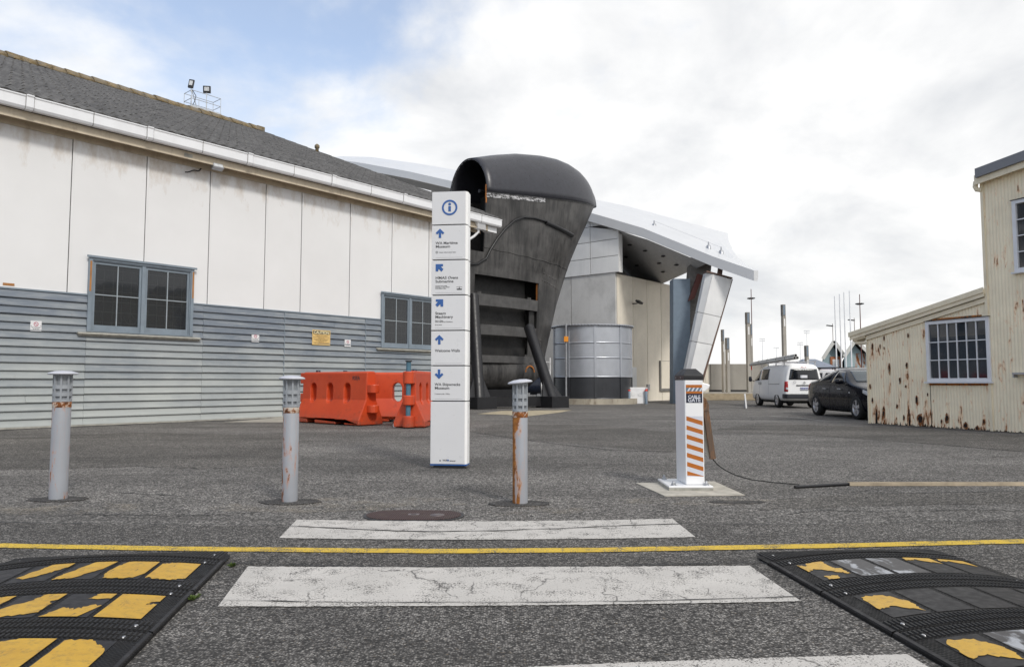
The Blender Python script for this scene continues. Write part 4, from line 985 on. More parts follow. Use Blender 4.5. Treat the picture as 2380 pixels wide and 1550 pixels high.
M['soffit'] = plain('grey soffit', (.48, .48, .485, 1), .7, var=.15, scale=6, bump=.1, bscale=25)
M['slabblue'] = plain('blue grey slab', (.17, .22, .275, 1), .65, var=.1, scale=4, bump=.2, bscale=25)
M['brownsteel'] = plain('brown steel', (.14, .085, .065, 1), .6, var=.2)
M['redsteel'] = plain('oxide red steel', (.11, .032, .025, 1), .6, var=.2)
M['leggrey'] = plain('speckled dark concrete', (.20, .19, .18, 1), .8, var=.25, scale=5, bump=.3, bscale=20, dirt=.3)
ZC = 7.3
# lower concrete facade (left of the corner) and return wall (right of it), panel by panel
core = B(-15, -.16, .16, 12, 0, ZC - .06).build('wall_core', M['darkgrey'], mus)
bx = [-15, -12.6, -9.6, -6.7, -3.05, .0]
for a, b in zip(bx, bx[1:]): B(a + .022, b - .022, -.0, .15, 0, ZC).build('wall_panel', M['concgrey'], mus)
by = [0.16, 1.9, 3.55, 5.3, 7.1, 12]
for a, b in zip(by, by[1:]): B(-.15, 0.0 - (.0 if a > .2 else 0), a + .025, b - .025, 0, ZC - .05).build('wall_panel', M['concbeige'], mus)
# upper white cladding
RP = [(-27, 19.2), (-22, 17.75), (-17, 16.2), (-12.9, 14.8), (-8, 13.15), (-4, 11.75), (-1.65, 10.95), (0, 10.3), (2, 9.5), (4, 8.5), (6, 7.5), (8.1, 6.58)]
def ZU(x):
    for (a, za), (b, zb) in zip(RP, RP[1:]):
        if x <= b: return za + (zb - za) * (x - a) / (b - a)
    return RP[-1][1]
cx = [-15, -11.6, -8.2, -4.9, -1.65, .28]; cz_ = [ZC + .0, 8.25, 9.2, 10.1, 11.2, 12.4, 13.6]
for a, b in zip(cx, cx[1:]):
    for z0, z1 in zip(cz_, cz_[1:]):
        q0, q1 = min(z1, ZU(a) - .5), min(z1, ZU(b) - .5)
        if max(q0, q1) <= z0 + .05: continue
        MB().prism([(a + .022, -.06, z0 + .022), (b - .022, -.06, z0 + .022), (b - .022, -.06, max(q1 - .012, z0 + .03)), (a + .022, -.06, max(q0 - .012, z0 + .03))], (0, .1, 0)).build('cladding_panel', M['clad'], mus)
mb = MB(); mb.prism([(-15, .05, ZC), (.2, .05, ZC), (.2, .05, 9.3), (-15, .05, 14.6)], (0, .3, 0)); mb.build('upper_core', M['leggrey'], mus)
MB().prism([(-3, .4, 7.1), (-3, 8.6, 7.1), (-3, 8.2, 7.3), (-3, 7, 7.85), (-3, 4.0, 9.35), (-3, .4, 10.9)], (-.2, 0, 0)).build('upper_wall', M['concgrey'], mus)
B(.2, .26, -.055, .36, ZC + .01, 9.5).build('corner_trim', M['clad'], mus)
MB().prism([(-15, 12.6, 0), (-4.4, 12.6, 0), (-4.4, 12.6, 7.7), (-12, 12.6, 11), (-15, 12.6, 12)], (0, .3, 0)).build('rear_wall', M['concbeige'], mus)
# roof: swept slab, its sections change along the edge
def rsec(x):
    zu = ZU(x); th = .52; zl = zu - th
    yb = 13 if x < 1 else 13 - (x - 1) * 2.25 if x < 5 else 4.0 - (x - 5) * 1.8 if x < 6.5 else 1.3 - (x - 6.5) * .68
    up = 1.0 - .94 * min(1, max(0, (x - 4.0) / 3.4))
    return [(-.35, zl), (-.35, zu), (min(1.5, yb * .35), zu + .55 * up), (min(4.5, yb * .7), zu + 1.2 * up), (yb, zu + 1.5 * up), (yb, zl + .25), (min(1.0, yb * .3), zl + .02)]
xs = [-27, -22, -17, -12.9, -10, -8, -6, -4, -2.8, -1.65, -.8, 0, 1, 2, 3, 4, 5, 6, 6.6, 7.1, 7.6, 8.1]
secs = [[Vector((x, y, z)) for y, z in rsec(x)] for x in xs]
mb = MB(); mb.grid([[s[i] for i in (0, 1)] for s in secs]); mb.build('roof_fascia', M['roofwhite'], mus)
mb = MB(); mb.grid([[s[i] for i in (1, 2, 3, 4)] for s in secs]); mb.grid([[s[i] for i in (4, 5)] for s in secs]); mb.poly(secs[-1]); mb.build('roof_top', M['roofwhite'], mus)
mb = MB(); mb.grid([[s[i] for i in (5, 6, 0)] for s in secs]); mb.build('roof_underside', M['soffit'], mus)
# the lining below the overhang runs back at a skew; panel rows step back towards its right edge
ZS = lambda u: ZU(u) - .56
sof = None; us = [-4 + .86 * k for k in range(12)]
for k, (ua, ub) in enumerate(zip(us, us[1:])):
    mb = MB(); ye = 12.5 if k < 8 else 9.0
    for y0, y1 in ((.0, 3.0), (3.0, 6.0), (6.0, 9.0), (9.0, 12.5)):
        if y1 > ye + .2: continue
        mb.add([Vector((u - y, y, ZS(u))) for u, y in ((ua, y0), (ub, y0), (ub, y1), (ua, y1))], [(0, 1, 2, 3)])
    o = mb.build('soffit_panel', M['soffit'], mus); sof = sof or o
for x, y in ((1.6, 1.5), (2.2, 3.6), (2.6, 1.5), (3.2, 4.2), (3.6, 1.2), (3.9, 2.4), (4.6, 1.6), (4.6, 3.4)):
    zz = ZS(x) - .04; x = x - y
    MB().lathe([(.16, .03), (.16, -.02), (.10, -.02), (.09, .02)], 16, (x, y, zz)).build('downlight', M['blacksteel'], sof)
for x in (2.0, 5.2, 5.9):
    y = .9; MB().lathe([(.13, -.2), (.11, .06), (.04, .10), (.03, .26), (.0, .27)], 10, (x, y, ZU(x) + .55 * (y + .35) / 1.85 + (.0))).build('roof_anchor', M['metal'], mus)
MB().tube([(x, .9, ZU(x) + .60) for x in (2.0, 3, 4, 5.2, 5.9)], .006, 5).build('safety_line', M['metal'], mus)
def mloc(v): return Matrix.Rotation(-mrz, 4, 'Z') @ (Vector(v) - MC)
def slab_px(name, quad, Y, depth, mat, Ys=None):
    pts = [mloc(dp(px, py, (Ys[i] if Ys else Y))) for i, (px, py) in enumerate(quad)]
    off = mloc(Vector((0, depth, 0)) + MC) if depth else Vector((0, 0, 0))
    o = MB().prism(pts, off).build(name, mat, mus); return o, pts
slab_px('blue_slab', [(1565, 939), (1604, 939), (1604, 648), (1565, 648)], 40.2, .9, M['slabblue'], [38.5, 38.5, 38.5, 38.5])
# dark concrete leg with red strut, and clad leaning leg
slab_px('concrete_leg', [(1578, 937), (1622, 937), (1655, 603), (1606, 598)], 39, .7, M['leggrey'])
slab_px('strut', [(1600, 700), (1614, 694), (1634, 640), (1622, 636)], 38.3, .2, M['redsteel'])
top_l, top_r, bot_l, bot_r = (1641, 633), (1702, 649), (1577, 940), (1612, 942)
def lerp2(a, b, t): return (a[0] + (b[0] - a[0]) * t, a[1] + (b[1] - a[1]) * t)
cutz = [0, .30, .52, .78, .96]
for t0, t1 in zip(cutz, cutz[1:] + [1.0]):
    l0, l1 = lerp2(top_l, bot_l, t0 + .002), lerp2(top_l, bot_l, t1 - .002); r0, r1 = lerp2(top_r, bot_r, t0 + .002), lerp2(top_r, bot_r, t1 - .002)
    f = .25; m0, m1 = lerp2(l0, r0, f), lerp2(l1, r1, f)
    slab_px('leg_panel', [l1, m1, m0, l0], 37.0, .55, M['clad'], [37.25, 37.0, 37.0, 37.25]); slab_px('leg_panel', [(m1[0] + .5, m1[1]), r1, r0, (m0[0] + .5, m0[1])], 37.0, .55, M['clad'])
slab_px('leg_edge', [(bot_r[0] + .5, bot_r[1]), (bot_r[0] + 7, bot_r[1] - 1), (top_r[0] + 2, top_r[1] - 1), (top_r[0] + .5, top_r[1])], 37.05, .7, M['brownsteel'])
slab_px('leg_cap', [(1642, 632), (1702, 648), (1703, 645), (1643, 629)], 36.98, .6, M['brownsteel'])
slab_px('leg_pin', [(1669, 640), (1678, 642), (1682, 612), (1673, 610)], 37.2, .25, M['brownsteel'])
# framed panel, lamp, hatch, boxes on the return wall (local x = 0 plane)
def ret(px, py):
    n = Vector((math.cos(mrz), math.sin(mrz), 0)); p = mloc(pl(px, py, MC, n)); return p.y, p.z
y0, z1 = ret(1531, 838); y1, z0 = ret(1566, 908)
fp = MB().box(.03, .10, y0, y1, z0, z1).build('framed_panel', M['leggrey'], mus); B(.1, .12, y0 + .12, y1 - .1, z0 + .15, z1 - .02).build('screen_sheet', M['concbeige'], fp)
y, z = ret(1470, 706)
lm = thing('wall_lamp', 'small dark floodlight on the beige museum wall', 'floodlight', MC + Matrix.Rotation(mrz, 3, 'Z') @ Vector((.02, y, z)), mrz)
mb = MB(); mb.box(.0, .3, -.04, .04, -.03, .03); mb.build('arm', M['blacksteel'], lm); Mx = Matrix.Translation((.42, 0, .06)) @ Matrix.Rotation(R(35), 4, 'Y'); B(-.16, .16, -.2, .2, -.05, .07, M=Mx).build('housing', M['blacksteel'], lm, bevel=.01)
B(-.13, .13, -.17, .17, -.056, -.051, M=Mx).build('lens', M['floodglass'], lm)
y0, z1 = ret(1466, 853); y1, z0 = ret(1478, 902); B(.0, .06, y0, y1, z0, z1).build('service_door', M['clad'], mus)
y0, z1 = ret(1504, 893); B(.0, .12, y0 - .1, y0 + .12, z1 - .35, z1).build('meter_box', M['metal'], mus)
# rear clerestory box behind the shed roof
rb = [(-26, 13.6), (-18.2, 14.45), (-12.0, 12.6), (-6, 10.6)]
for (a, za), (b, zb) in zip(rb[1:], rb[2:]):
    n = 4
    for k in range(n):
        u, v = a + (b - a) * k / n, a + (b - a) * (k + 1) / n; zu_, zv_ = za + (zb - za) * k / n, za + (zb - za) * (k + 1) / n
        MB().prism([(u + .03, -1.2, 8), (v - .03, -1.2, 8), (v - .03, -1.2, zv_), (u + .03, -1.2, zu_)], (0, 1.1, 0)).build('clerestory_panel', M['concbeige'], mus)
MB().prism([(-18.9, .0, 8), (-18.2, -1.2, 8), (-18.2, -1.2, 14.45), (-18.9, .0, 14.3)], (.1, .1, 0)).build('clerestory_return', M['concbeige'], mus)

# ---------------------------------------------------------------- things in front of the museum
pb = thing('plastic_barrier', 'white plastic barrier with round holes before the museum wall', 'barrier', dp(1482, 936, 38.2), R(-4)); pb.location.z = 0
mb = MB().prism([(-.42, -.15, 0), (.42, -.15, 0), (.42, -.1, .85), (-.42, -.1, .85)], (0, .25, 0)).build('body', M['white'], pb, bevel=.03)
for x in (-.22, .12): 
    mb = MB(); disc(mb, x, .5, .11, -.145, -.11, 20); mb.build('hole_rim', M['clad'], pb)
M['redwhite'] = plain('red reflective band', (.6, .04, .02, 1), .5)
for k in range(3): B(.43, .50, -.18, -.02, .08 + k * .28, .22 + k * .28).build('red_band', M['redwhite'], pb)
B(.43, .499, -.175, -.025, 0, .84).build('end_board', M['white'], pb)
for px, lb in ((1462, 'short grey bollard with red top left of the white plastic barrier'), (1502, 'short grey bollard with red top right of the white plastic barrier')):
    b = thing('bollard', lb, 'bollard', gp(px, 938.5), 0); 
    MB().lathe([(.075, 0), (.075, .72), (0, .72)], 16).build('post', M['slabblue'], b); MB().lathe([(.079, .66), (.079, .73), (0, .735)], 16).build('reflector_band', M['redwhite'], b)
# ---------------------------------------------------------------- orange water-filled barriers
def mat_plastic():
    n = NT('faded orange red plastic'); n.rnd(6)
    col = n.mix(n.mr(n.noise(1.6, 5, .6), .3, .7), (.50, .048, .010, 1), (.58, .068, .015, 1))
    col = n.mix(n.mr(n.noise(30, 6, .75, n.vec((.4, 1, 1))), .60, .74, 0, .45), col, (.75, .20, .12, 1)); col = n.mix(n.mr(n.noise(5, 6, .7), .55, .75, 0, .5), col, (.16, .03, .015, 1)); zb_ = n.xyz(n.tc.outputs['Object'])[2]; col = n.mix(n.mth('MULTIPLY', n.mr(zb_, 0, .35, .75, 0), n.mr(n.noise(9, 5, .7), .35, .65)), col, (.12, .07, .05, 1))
    return n.done(col, .45, 0, n.bump(n.noise(60, 3, .6), .08, .004))
M['barrier'] = mat_plastic()
M['pipeblue'] = plain('blue grey post', (.07, .16, .22, 1), .4, var=.25)
BH, BL = 1.40, 2.85
bsec = [(-.40, .02), (-.40, .15), (-.17, .66), (-.145, 1.36), (-.11, BH), (.11, BH), (.145, 1.36), (.17, .66), (.40, .15), (.40, .02)]
def make_barrier(label, a, b, posts, letter=False, first=None):
    d = (b - a); L_ = d.length; rz = math.atan2(d.y, d.x)
    root = thing('water_barrier', label, 'barrier', a, rz, 'orange barriers beside the tall sign')
    if first is None:
        o = MB().prism([(0, y, z) for y, z in bsec], (BL, 0, 0)).build('body', M['barrier'], root)
        cut = []
        for k in range(3):
            cx_ = .52 + k * .76; hw, z0, z1 = .135, .56, 1.10; pts = [(cx_ + hw * math.cos(t), -.6, z1 - hw + hw * math.sin(t)) for t in [math.pi * i / 8 for i in range(9)]] + [(cx_ + hw * math.cos(t), -.6, z0 + hw + hw * math.sin(t)) for t in [math.pi + math.pi * i / 8 for i in range(9)]]
            cut.append(MB().prism(pts, (0, 1.2, 0)))
        for cx_ in (.75, 2.05): cut.append(B(cx_ - .18, cx_ + .18, -.6, .6, -.1, .14))
        boolean(o, cut); m = o.modifiers.new('bevel', 'BEVEL'); m.width = .025; m.segments = 2; m.limit_method = 'ANGLE'; m.angle_limit = R(35); baked(o)
        first = o.data
    else:
        o = bpy.data.objects.new('body', first); COL.objects.link(o); o.parent = root
    for end, s, zs in ((0, -1, ((.02, .30), (.56, .80), (1.08, 1.38))), (BL, 1, ((.33, .53), (.84, 1.06)))):
        for z0, z1 in zs:
            mb = MB(); n = 8; c = end + s * .11
            pts = [(end - s * .05, -.14, z0), ] + [(c + s * .13 * math.cos(t), .14 * math.sin(t), z0) for t in [-math.pi / 2 + math.pi * i / n for i in range(n + 1)]] + [(end - s * .05, .14, z0)]
            mb.prism(pts, (0, 0, z1 - z0)).build('lug', M['barrier'], root, bevel=.02)
    for x, top in posts:
        MB().tube([(x, 0, .04), (x, 0, top)], .06, 14).build('locking_post', M['pipeblue'], root); MB().lathe([(0, .03), (.08, .03), (.085, 0), (.0, 0)], 14, (x, 0, top)).build('post_cap', M['darkgrey'], root)
    MB().lathe([(0, .05), (.06, .05), (.065, .0)], 12, (.5, 0, BH)).build('filler_cap', M['navy'], root)
    if letter: text('lettering', 'RSEA', .14, .62 if False else 0, 0, M['ink'], root, 0, bold=.02).data.transform(Matrix.Translation((2.25, -.152, 1.18)))
    return first
pa, pb_ = gp(697, 979), gp(862, 989); dd_ = (pb_ - pa).normalized()
f0 = make_barrier('left orange barrier with oval holes, nearest the weatherboards', pb_ - dd_ * BL, pb_, [], True)
make_barrier('middle orange barrier set back behind the other two', Vector((-5.3, 21.1, 0)), Vector((-2.45, 21.0, 0)), [], False, f0)
make_barrier('orange barrier seen end-on with blue grey locking post, beside sign', Vector((-2.52, 18.05, 0)), Vector((-2.22, 20.9, 0)), [(-.12, 1.62)], False, f0)
pt = thing('white_pipe', 'short white plastic pipe lying at the end-on barrier foot', 'pipe', gp(920, 993.5), R(60))
MB().tube([(-.05, 0, .055), (.24, 0, .075)], .055, 14).build('tube', M['white'], pt)

# ---------------------------------------------------------------- wayfinding sign
sg = gp(1043, 1088); SGY = sg.y
M['signface'] = plain('satin white sign face', (.66, .66, .67, 1), .35, var=.02, bump=0)
M['signedge_lit'] = plain('sunlit white sign edge', (.90, .90, .90, 1), .35, var=.02, bump=0)  # whiter than the face: sun-side brightness put into the colour
M['signblue'] = plain('sign blue', (.028, .105, .33, 1), .4, var=.03, bump=0)
M['signink'] = plain('sign charcoal lettering', (.065, .065, .07, 1), .5, var=.03, bump=0)
SW = 85.5 / FPX * SGY; zof = lambda py: dp(1047, py, SGY).z
sign = thing('wayfinding_sign', 'tall white museum direction sign with blue arrows on the asphalt', 'sign', sg, R(-7))
B(-SW * .42, SW * .42, .0, .14, 0, zof(1078)).build('plinth', M['darkgrey'], sign)
B(-SW / 2, SW / 2, -.03, .17, zof(1081), zof(1077.6)).build('base_stripe', M['signblue'], sign)
B(-SW * .46, SW * .46, -.01, .15, zof(1077), zof(450)).build('core', M['blacksteel'], sign)
gaps = [446, 524, 605, 686.5, 768.5, 850, 932, 1077.5]
panels = []
for i, (a, b) in enumerate(zip(gaps, gaps[1:])):
    z1, z0 = zof(a + 1.2), zof(b - 1.2 if i < 6 else b)
    p = B(-SW / 2 + .003, SW / 2 - .028, -.036, .17, z0, z1).build('panel', M['signface'], sign, bevel=.003, segs=1); panels.append((p, z0, z1))
    MB().prism([(SW / 2 - .0275, -.034, z0), (SW / 2, .008, z0), (SW / 2, .168, z0), (SW / 2 - .0275, .168, z0)], (0, 0, z1 - z0)).build('panel_edge', M['signedge_lit'], p)
F = -.0365
def arrow(p, cx_, cz_, s, ang):
    pts = [(0, 1), (.95, .08), (.62, -.25), (.26, .1), (.26, -1), (-.26, -1), (-.26, .1), (-.62, -.25), (-.95, .08)]
    c, sn = math.cos(ang), math.sin(ang)
    MB().prism([(cx_ + s * (x * c + z * sn), F - .004, cz_ + s * (-x * sn + z * c)) for x, z in pts], (0, .004, 0)).build('arrow', M['signblue'], p)
def arrow45(p, cx_, cz_, s, flip):
    pts = [(-1, 1), (.9, 1), (.9, .45), (.35, .38), (1, -.35), (.5, -.95), (-.25, -.2), (-.35, -.85), (-1, -.85)]
    q = [(cx_ + s * x * flip, F - .004, cz_ + s * z) for x, z in pts]
    MB().prism(q if flip > 0 else q[::-1], (0, .004, 0)).build('arrow', M['signblue'], p)
XL = -SW / 2 + SW * .115; PH = panels[1][2] - panels[1][1]
def pz(i, f): return panels[i][2] - (panels[i][2] - panels[i][1]) * f
p = panels[0][0]; rr_ = SW * .165
ring(MB(), 0, pz(0, .49), rr_, SW * .215, F - .004, F, 40).build('info_ring', M['signblue'], p)
mb = MB(); cz0 = pz(0, .49); mb.box(-.017, .017, F - .0035, F, cz0 - .052, cz0 + .018); disc(mb, 0, cz0 + .046, .019, F - .0035, F); mb.build('info_letter', M['signblue'], p)
T = lambda i, body, f, wd, sh=0, x=0, size=.050: text('lettering', body, size, XL + x, pz(i, f), M['signink'], panels[i][0], F - .0008, bold=.018, shear=sh, width=wd)
S_ = lambda i, body, f, x=0, size=.023: text('small_lettering', body, size, XL + x, pz(i, f), M['signink'], panels[i][0], F - .0008, bold=.004, line=.8)
for i in range(1, 6): B(XL, SW * .36, F - .0006, F, pz(i, .945) - .002, pz(i, .945)).build('rule', M['greyink'], panels[i][0])
arrow(panels[1][0], XL + .058, pz(1, .23), .062, 0); T(1, 'WA Maritime', .555, .298); T(1, 'Museum', .657, .192)
mb = MB(); ring(mb, XL + .016, pz(1, .79), .012, .0165, F - .001, F, 20); mb.box(XL + .0135, XL + .0185, F - .001, F, pz(1, .79) - .008, pz(1, .79) + .008); mb.build('info_icon', M['signink'], panels[1][0]); S_(1, 'Visitor Information desk', .81, .045)
arrow45(panels[2][0], XL + .055, pz(2, .22), .052, 1)
T(2, 'HMAS', .545, .148); T(2, 'Ovens', .545, .136, sh=.25, x=.164); T(2, 'Submarine', .650, .242); S_(2, 'Guided tours daily,\nbookings at the Visitor\nInformation desk.', .76, 0, .021)
mb = MB(); qx, qz = SW * .28, pz(2, .83); mb.prism([(qx - .038, F - .001, qz), (qx - .03, F - .001, qz - .018), (qx + .034, F - .001, qz - .018), (qx + .036, F - .001, qz - .002), (qx + .008, F - .001, qz), (qx + .004, F - .001, qz + .012), (qx - .004, F - .001, qz + .012), (qx - .008, F - .001, qz)], (0, .001, 0)); mb.box(qx - .001, qx + .002, F - .001, F, qz + .012, qz + .032); mb.box(qx - .04, qx + .04, F - .001, F, qz + .020, qz + .024); mb.build('submarine_icon', M['signink'], panels[2][0])
arrow45(panels[3][0], XL + .055, pz(3, .22), .052, -1); T(3, 'Steam', .55, .142); T(3, 'Machinery', .655, .238); S_(3, 'Return Steps\nSteam Machinery Exhibition', .74, 0, .021); S_(3, '(Free entry)', .86, 0, .019)
arrow(panels[4][0], XL + .058, pz(4, .25), .062, 0); T(4, 'Welcome Walls', .61, .335)
arrow(panels[5][0], XL + .058, pz(5, .23), .062, math.pi); T(5, 'WA Shipwrecks', .565, .342); T(5, 'Museum', .67, .192); S_(5, '5 minute walk / 550m', .82)
text('lettering', 'WA', .036, -.075, pz(6, .955), M['ink'], panels[6][0], F - .0008, bold=.02); text('lettering', 'M', .036, -.017, pz(6, .955), M['signblue'], panels[6][0], F - .0008, bold=.02)
B(-.118, -.098, F - .0008, F, pz(6, .957), pz(6, .935)).build('crest', M['greyink'], panels[6][0])
small_print(panels[6][0], [(.08, pz(6, .948)), (.07, pz(6, .957))], .006, M['greyink'], 2, F, .02)

# ---------------------------------------------------------------- cable gate post
cg = gp(1618, 1139); cg.z = 0
gate = thing('cable_gate_post', 'white cable gate post with orange stripes and black cap', 'gate post', cg)
PW, PD, PB = .20, .44, .035
Hc = dp(1618, 882, cg.y).z; Ht = dp(1618, 861, cg.y + .2).z
M['postwhite'] = plain('gloss white post', (.82, .82, .825, 1), .3, var=.01, bump=0, rvar=.02)
pad_ = [gp(x, y) - cg for x, y in ((1478, 1124), (1660, 1120), (1731, 1152), (1545, 1154))]
M['padc'] = plain('pale concrete pad', (.46, .43, .37, 1), .9, var=.25, scale=6, bump=.35, dirt=.45)
MB().prism([(q.x, q.y, .002) for q in [pad_[3], pad_[2], pad_[1], pad_[0]]], (0, 0, .008)).build('concrete_pad', M['padc'], gate)
B(-.30, .155, -.09, .50, .011, .035).build('grout', M['sill'], gate); B(-.30, .155, -.09, .50, .036, .055).build('base_plate', M['postwhite'], gate, bevel=.004)
for x, y in ((-.24, -.03), (.10, -.03), (-.24, .44), (.10, .44)):
    b = MB(); b.lathe([(.0, .10), (.012, .10), (.012, .055)], 10, (x, y, 0)); b.lathe([(.024, .055), (.024, .078), (.012, .08)], 6, (x, y, 0), smooth=False); b.lathe([(.03, .055), (.03, .06), (.02, .06)], 14, (x, y, 0)); b.build('bolt', M['metal'], gate)
x0, x1 = -.105, .092
post = B(x0, x1, 0, PD, .056, Hc).build('post', M['postwhite'], gate, bevel=.012)
cap = MB(); cap.box(x0 - .006, x1 + .006, -.006, PD + .006, Hc - .004, Hc + .045); capo = cap.build('cap', M['blacksteel'], gate, bevel=.004)
q0 = [(x0 - .006, -.006), (x1 + .006, -.006), (x1 + .006, PD + .006), (x0 - .006, PD + .006)]; q1 = [(x0 + .05, .10), (x1 - .05, .10), (x1 - .05, PD - .10), (x0 + .05, PD - .10)]
mb = MB(); mb.add([(x, y, Hc + .0455) for x, y in q0] + [(x, y, Hc + .115) for x, y in q1], [(0, 1, 5, 4), (1, 2, 6, 5), (2, 3, 7, 6), (3, 0, 4, 7), (4, 5, 6, 7)]); mb.build('cap_top', M['blacksteel'], capo)
for y in (.12, .34): disc(MB(), 0, 0, .008, 0, .004, 10).build('rivet', M['metal'], capo).matrix_local = Matrix.Translation((x0 - .011, y, Hc + .02)) @ Matrix.Rotation(R(90), 4, 'Z')
hz_ = lambda py: dp(1618, py, cg.y).z
M['stickorange'] = plain('rust orange sticker', (.42, .125, .012, 1), .45, var=.06, bump=0)
M['sticknavy'] = plain('navy sticker', (.008, .013, .035, 1), .4, var=.05, bump=0)
M['stickblue'] = plain('slate blue sticker', (.12, .18, .24, 1), .45, var=.05, bump=0)
M['stickwhite'] = plain('reflective white sticker', (.60, .62, .68, 1), .35, var=.04, bump=0)
a0_, a1_ = -.090, .080
za, zb, zc, zd, ze = hz_(894), hz_(901), hz_(909), hz_(914.5), hz_(936)
lab = B(a0_, a1_, -.0012, -.0002, ze, za).build('gate_label', M['stickorange'], gate)
B(a0_, a1_, -.0018, -.0013, ze, zd).build('navy_field', M['sticknavy'], lab)
B(a0_, a1_, -.0018, -.0013, zc, zb).build('rope_band', M['stickblue'], lab)
for k in range(4):
    x = a0_ + .012 + k * .042; MB().prism([(x, -.0022, zc), (x + .018, -.0022, zc), (x + .040, -.0022, zb), (x + .022, -.0022, zb)], (0, .0004, 0)).build('rope_strand', M['stickwhite'], lab)
text('lettering', 'CABLE', .042, (a0_ + a1_) / 2, ze + .050, M['stickwhite'], lab, -.0022, 'CENTER', .02, width=.128); text('lettering', 'GATE', .056, (a0_ + a1_) / 2, ze + .010, M['stickwhite'], lab, -.0022, 'CENTER', .025, width=.132)
zt, zbm = hz_(967), hz_(1107)
st = B(a0_, a1_, -.0012, -.0002, zbm, zt).build('striped_sticker', M['stickwhite'], gate)
ns = 7; per = (zt - zbm - .0) / 6.6; sh = .052; w_ = a1_ - a0_
for k in range(ns):
    zl = zt - k * per; pts = [(a0_, zl), (a0_, zl - per * .48), (a1_, zl - per * .48 - sh), (a1_, zl - sh)]
    pts = [(x, max(z, zbm)) for x, z in pts]
    if pts[0][1] - pts[1][1] < .004: continue
    MB().prism([(x, -.0017, z) for x, z in pts], (0, .0004, 0)).build('stripe', M['stickorange'], st)
# hood, hinged arm, chain to the cable
MB().prism([(x1, .04, Hc - .03), (x1 + .085, .04, Hc - .055), (x1 + .075, .04, Hc - .085), (x1 + .03, .04, Hc - .125), (x1, .04, Hc - .13)], (0, .16, 0)).build('hood', M['postwhite'], gate, bevel=.008)
M['armbrown'] = mat_rusty('brown rusted arm', (.11, .072, .048, 1), .7, .56, scale=5, rustc=((.20, .085, .03, 1), (.05, .025, .012, 1)))
MB().prism([(x1, .08, hz_(918)), (x1 + .05, .08, hz_(927)), (x1 + .08, .08, hz_(940)), (x1 + .078, .08, hz_(955)), (x1, .08, hz_(958))], (0, .12, 0)).build('arm_bracket', M['armbrown'], gate, bevel=.006)
at = Vector((x1 + .045, .12, hz_(945))); ab = Vector((x1 + .118, .12, hz_(1069)))
mb = MB(); mb.bar(at, ab, .058, .065, up=(0, 1, 0)); mb.build('arm', M['armbrown'], gate, bevel=.004)
mb = MB(); mb.bar(at + Vector((-.04, .03, -.05)), ab + Vector((-.03, .03, .02)), .02, .04, up=(0, 1, 0)); mb.build('arm_liner', M['sill'], gate)
end = ab
cpx = [(1659, 1070), (1668, 1080), (1685, 1092), (1710, 1104), (1745, 1114), (1790, 1120), (1858, 1126)]
cp = [dp(x, y, cg.y + .12) for x, y in cpx]; 
for i, c in enumerate(cp): c.z = max(c.z, .006)
cp[0] = cg + ab
cab = tag(MB().tube([tuple(c) for c in cp], .0065, 6).build('gate_cable', M['tar']), 'thin black cable drooping from the gate post arm to the ground', 'cable')
a_ = cp[-1]; b_ = gp(1975, 1128)
tag(MB().tube([tuple(Vector((a_.x - .05, a_.y, .016))), tuple(Vector((b_.x, b_.y, .018)))], .017, 8).build('cable_sleeve', M['blacksteel']), 'short black sleeve on the ground at the cable end', 'sleeve')
tr0, tr1 = gp(1972, 1128), gp(2640, 1128)
M['weathered'] = plain('weathered timber', (.40, .33, .235, 1), .85, var=.3, scale=4, bump=.3, dirt=.4)
dv = (tr1 - tr0).normalized(); nv = Vector((-dv.y, dv.x, 0))
tr = thing('ground_trough', 'long pale timber edged cable trough lying on the asphalt, right side', 'trough', tr0, math.atan2(dv.y, dv.x)); ln = (tr1 - tr0).length
B(0, ln, -.035, -.012, .001, .034).build('side_rail', M['weathered'], tr); B(0, ln, .012, .035, .001, .036).build('side_rail', M['weathered'], tr); B(.004, ln, -.0115, .0115, .002, .02).build('cable_channel', M['tar'], tr)
# ---------------------------------------------------------------- rusty corrugated building on the right
RC = gp(2020, 983.5); ga = math.atan(.4176); GV = Vector((math.sin(ga), -math.cos(ga), 0)); HV = Vector((-GV.y, GV.x, 0)); grz = math.atan2(GV.y, GV.x)
def RW(px, py, off=0.0):
    p = pl(px, py, RC - HV * off, HV) - RC; return p.dot(GV), p.z
M['creamrust'] = mat_rusty('rusting cream corrugated iron', (.90, .80, .60, 1), .6, .635, lowz=.75, streak=(2.2, 2.2, .6), scale=3.2, holes=.05, per=False, rustc=((.42, .15, .035, 1), (.07, .028, .014, 1)))
M['creamrustlow'] = mat_rusty('heavily rusted cream corrugated iron', (.90, .80, .60, 1), .6, .605, lowz=.85, streak=(2.6, 2.6, .55), scale=2.6, holes=.05, per=False, rustc=((.42, .15, .035, 1), (.07, .028, .014, 1)))
M['creamtrim'] = plain('cream barge paint', (.83, .74, .56, 1), .55, var=.10, scale=2, bump=.05, dirt=.22, dirtc=(.30, .16, .06, 1))
M['greycap'] = plain('grey verge capping', (.20, .205, .22, 1), .5, var=.1)
M['winwhite'] = plain('white window paint', (.72, .73, .76, 1), .45, var=.06, dirt=.14, dirtc=(.3, .2, .12, 1))
M['blueglass'] = glass('dark reflecting window glass', (.018, .027, .040, 1), .85, .03)
rb_ = thing('iron_building', 'cream corrugated iron building with rust holes and white windows', 'building', RC, grz)
SLn = RW(2310, 1000)[0]
zl0 = RW(2025, 783)[1]; zl1 = RW(2301, 691)[1]; sA = RW(2301, 691)[0]
ztop = lambda s: zl0 + (zl1 - zl0) * s / sA
w0, wz1 = RW(2154, 748); w1_ = RW(2302, 735)[0]; wz0 = RW(2155, 887)[1]
PIT = .0762
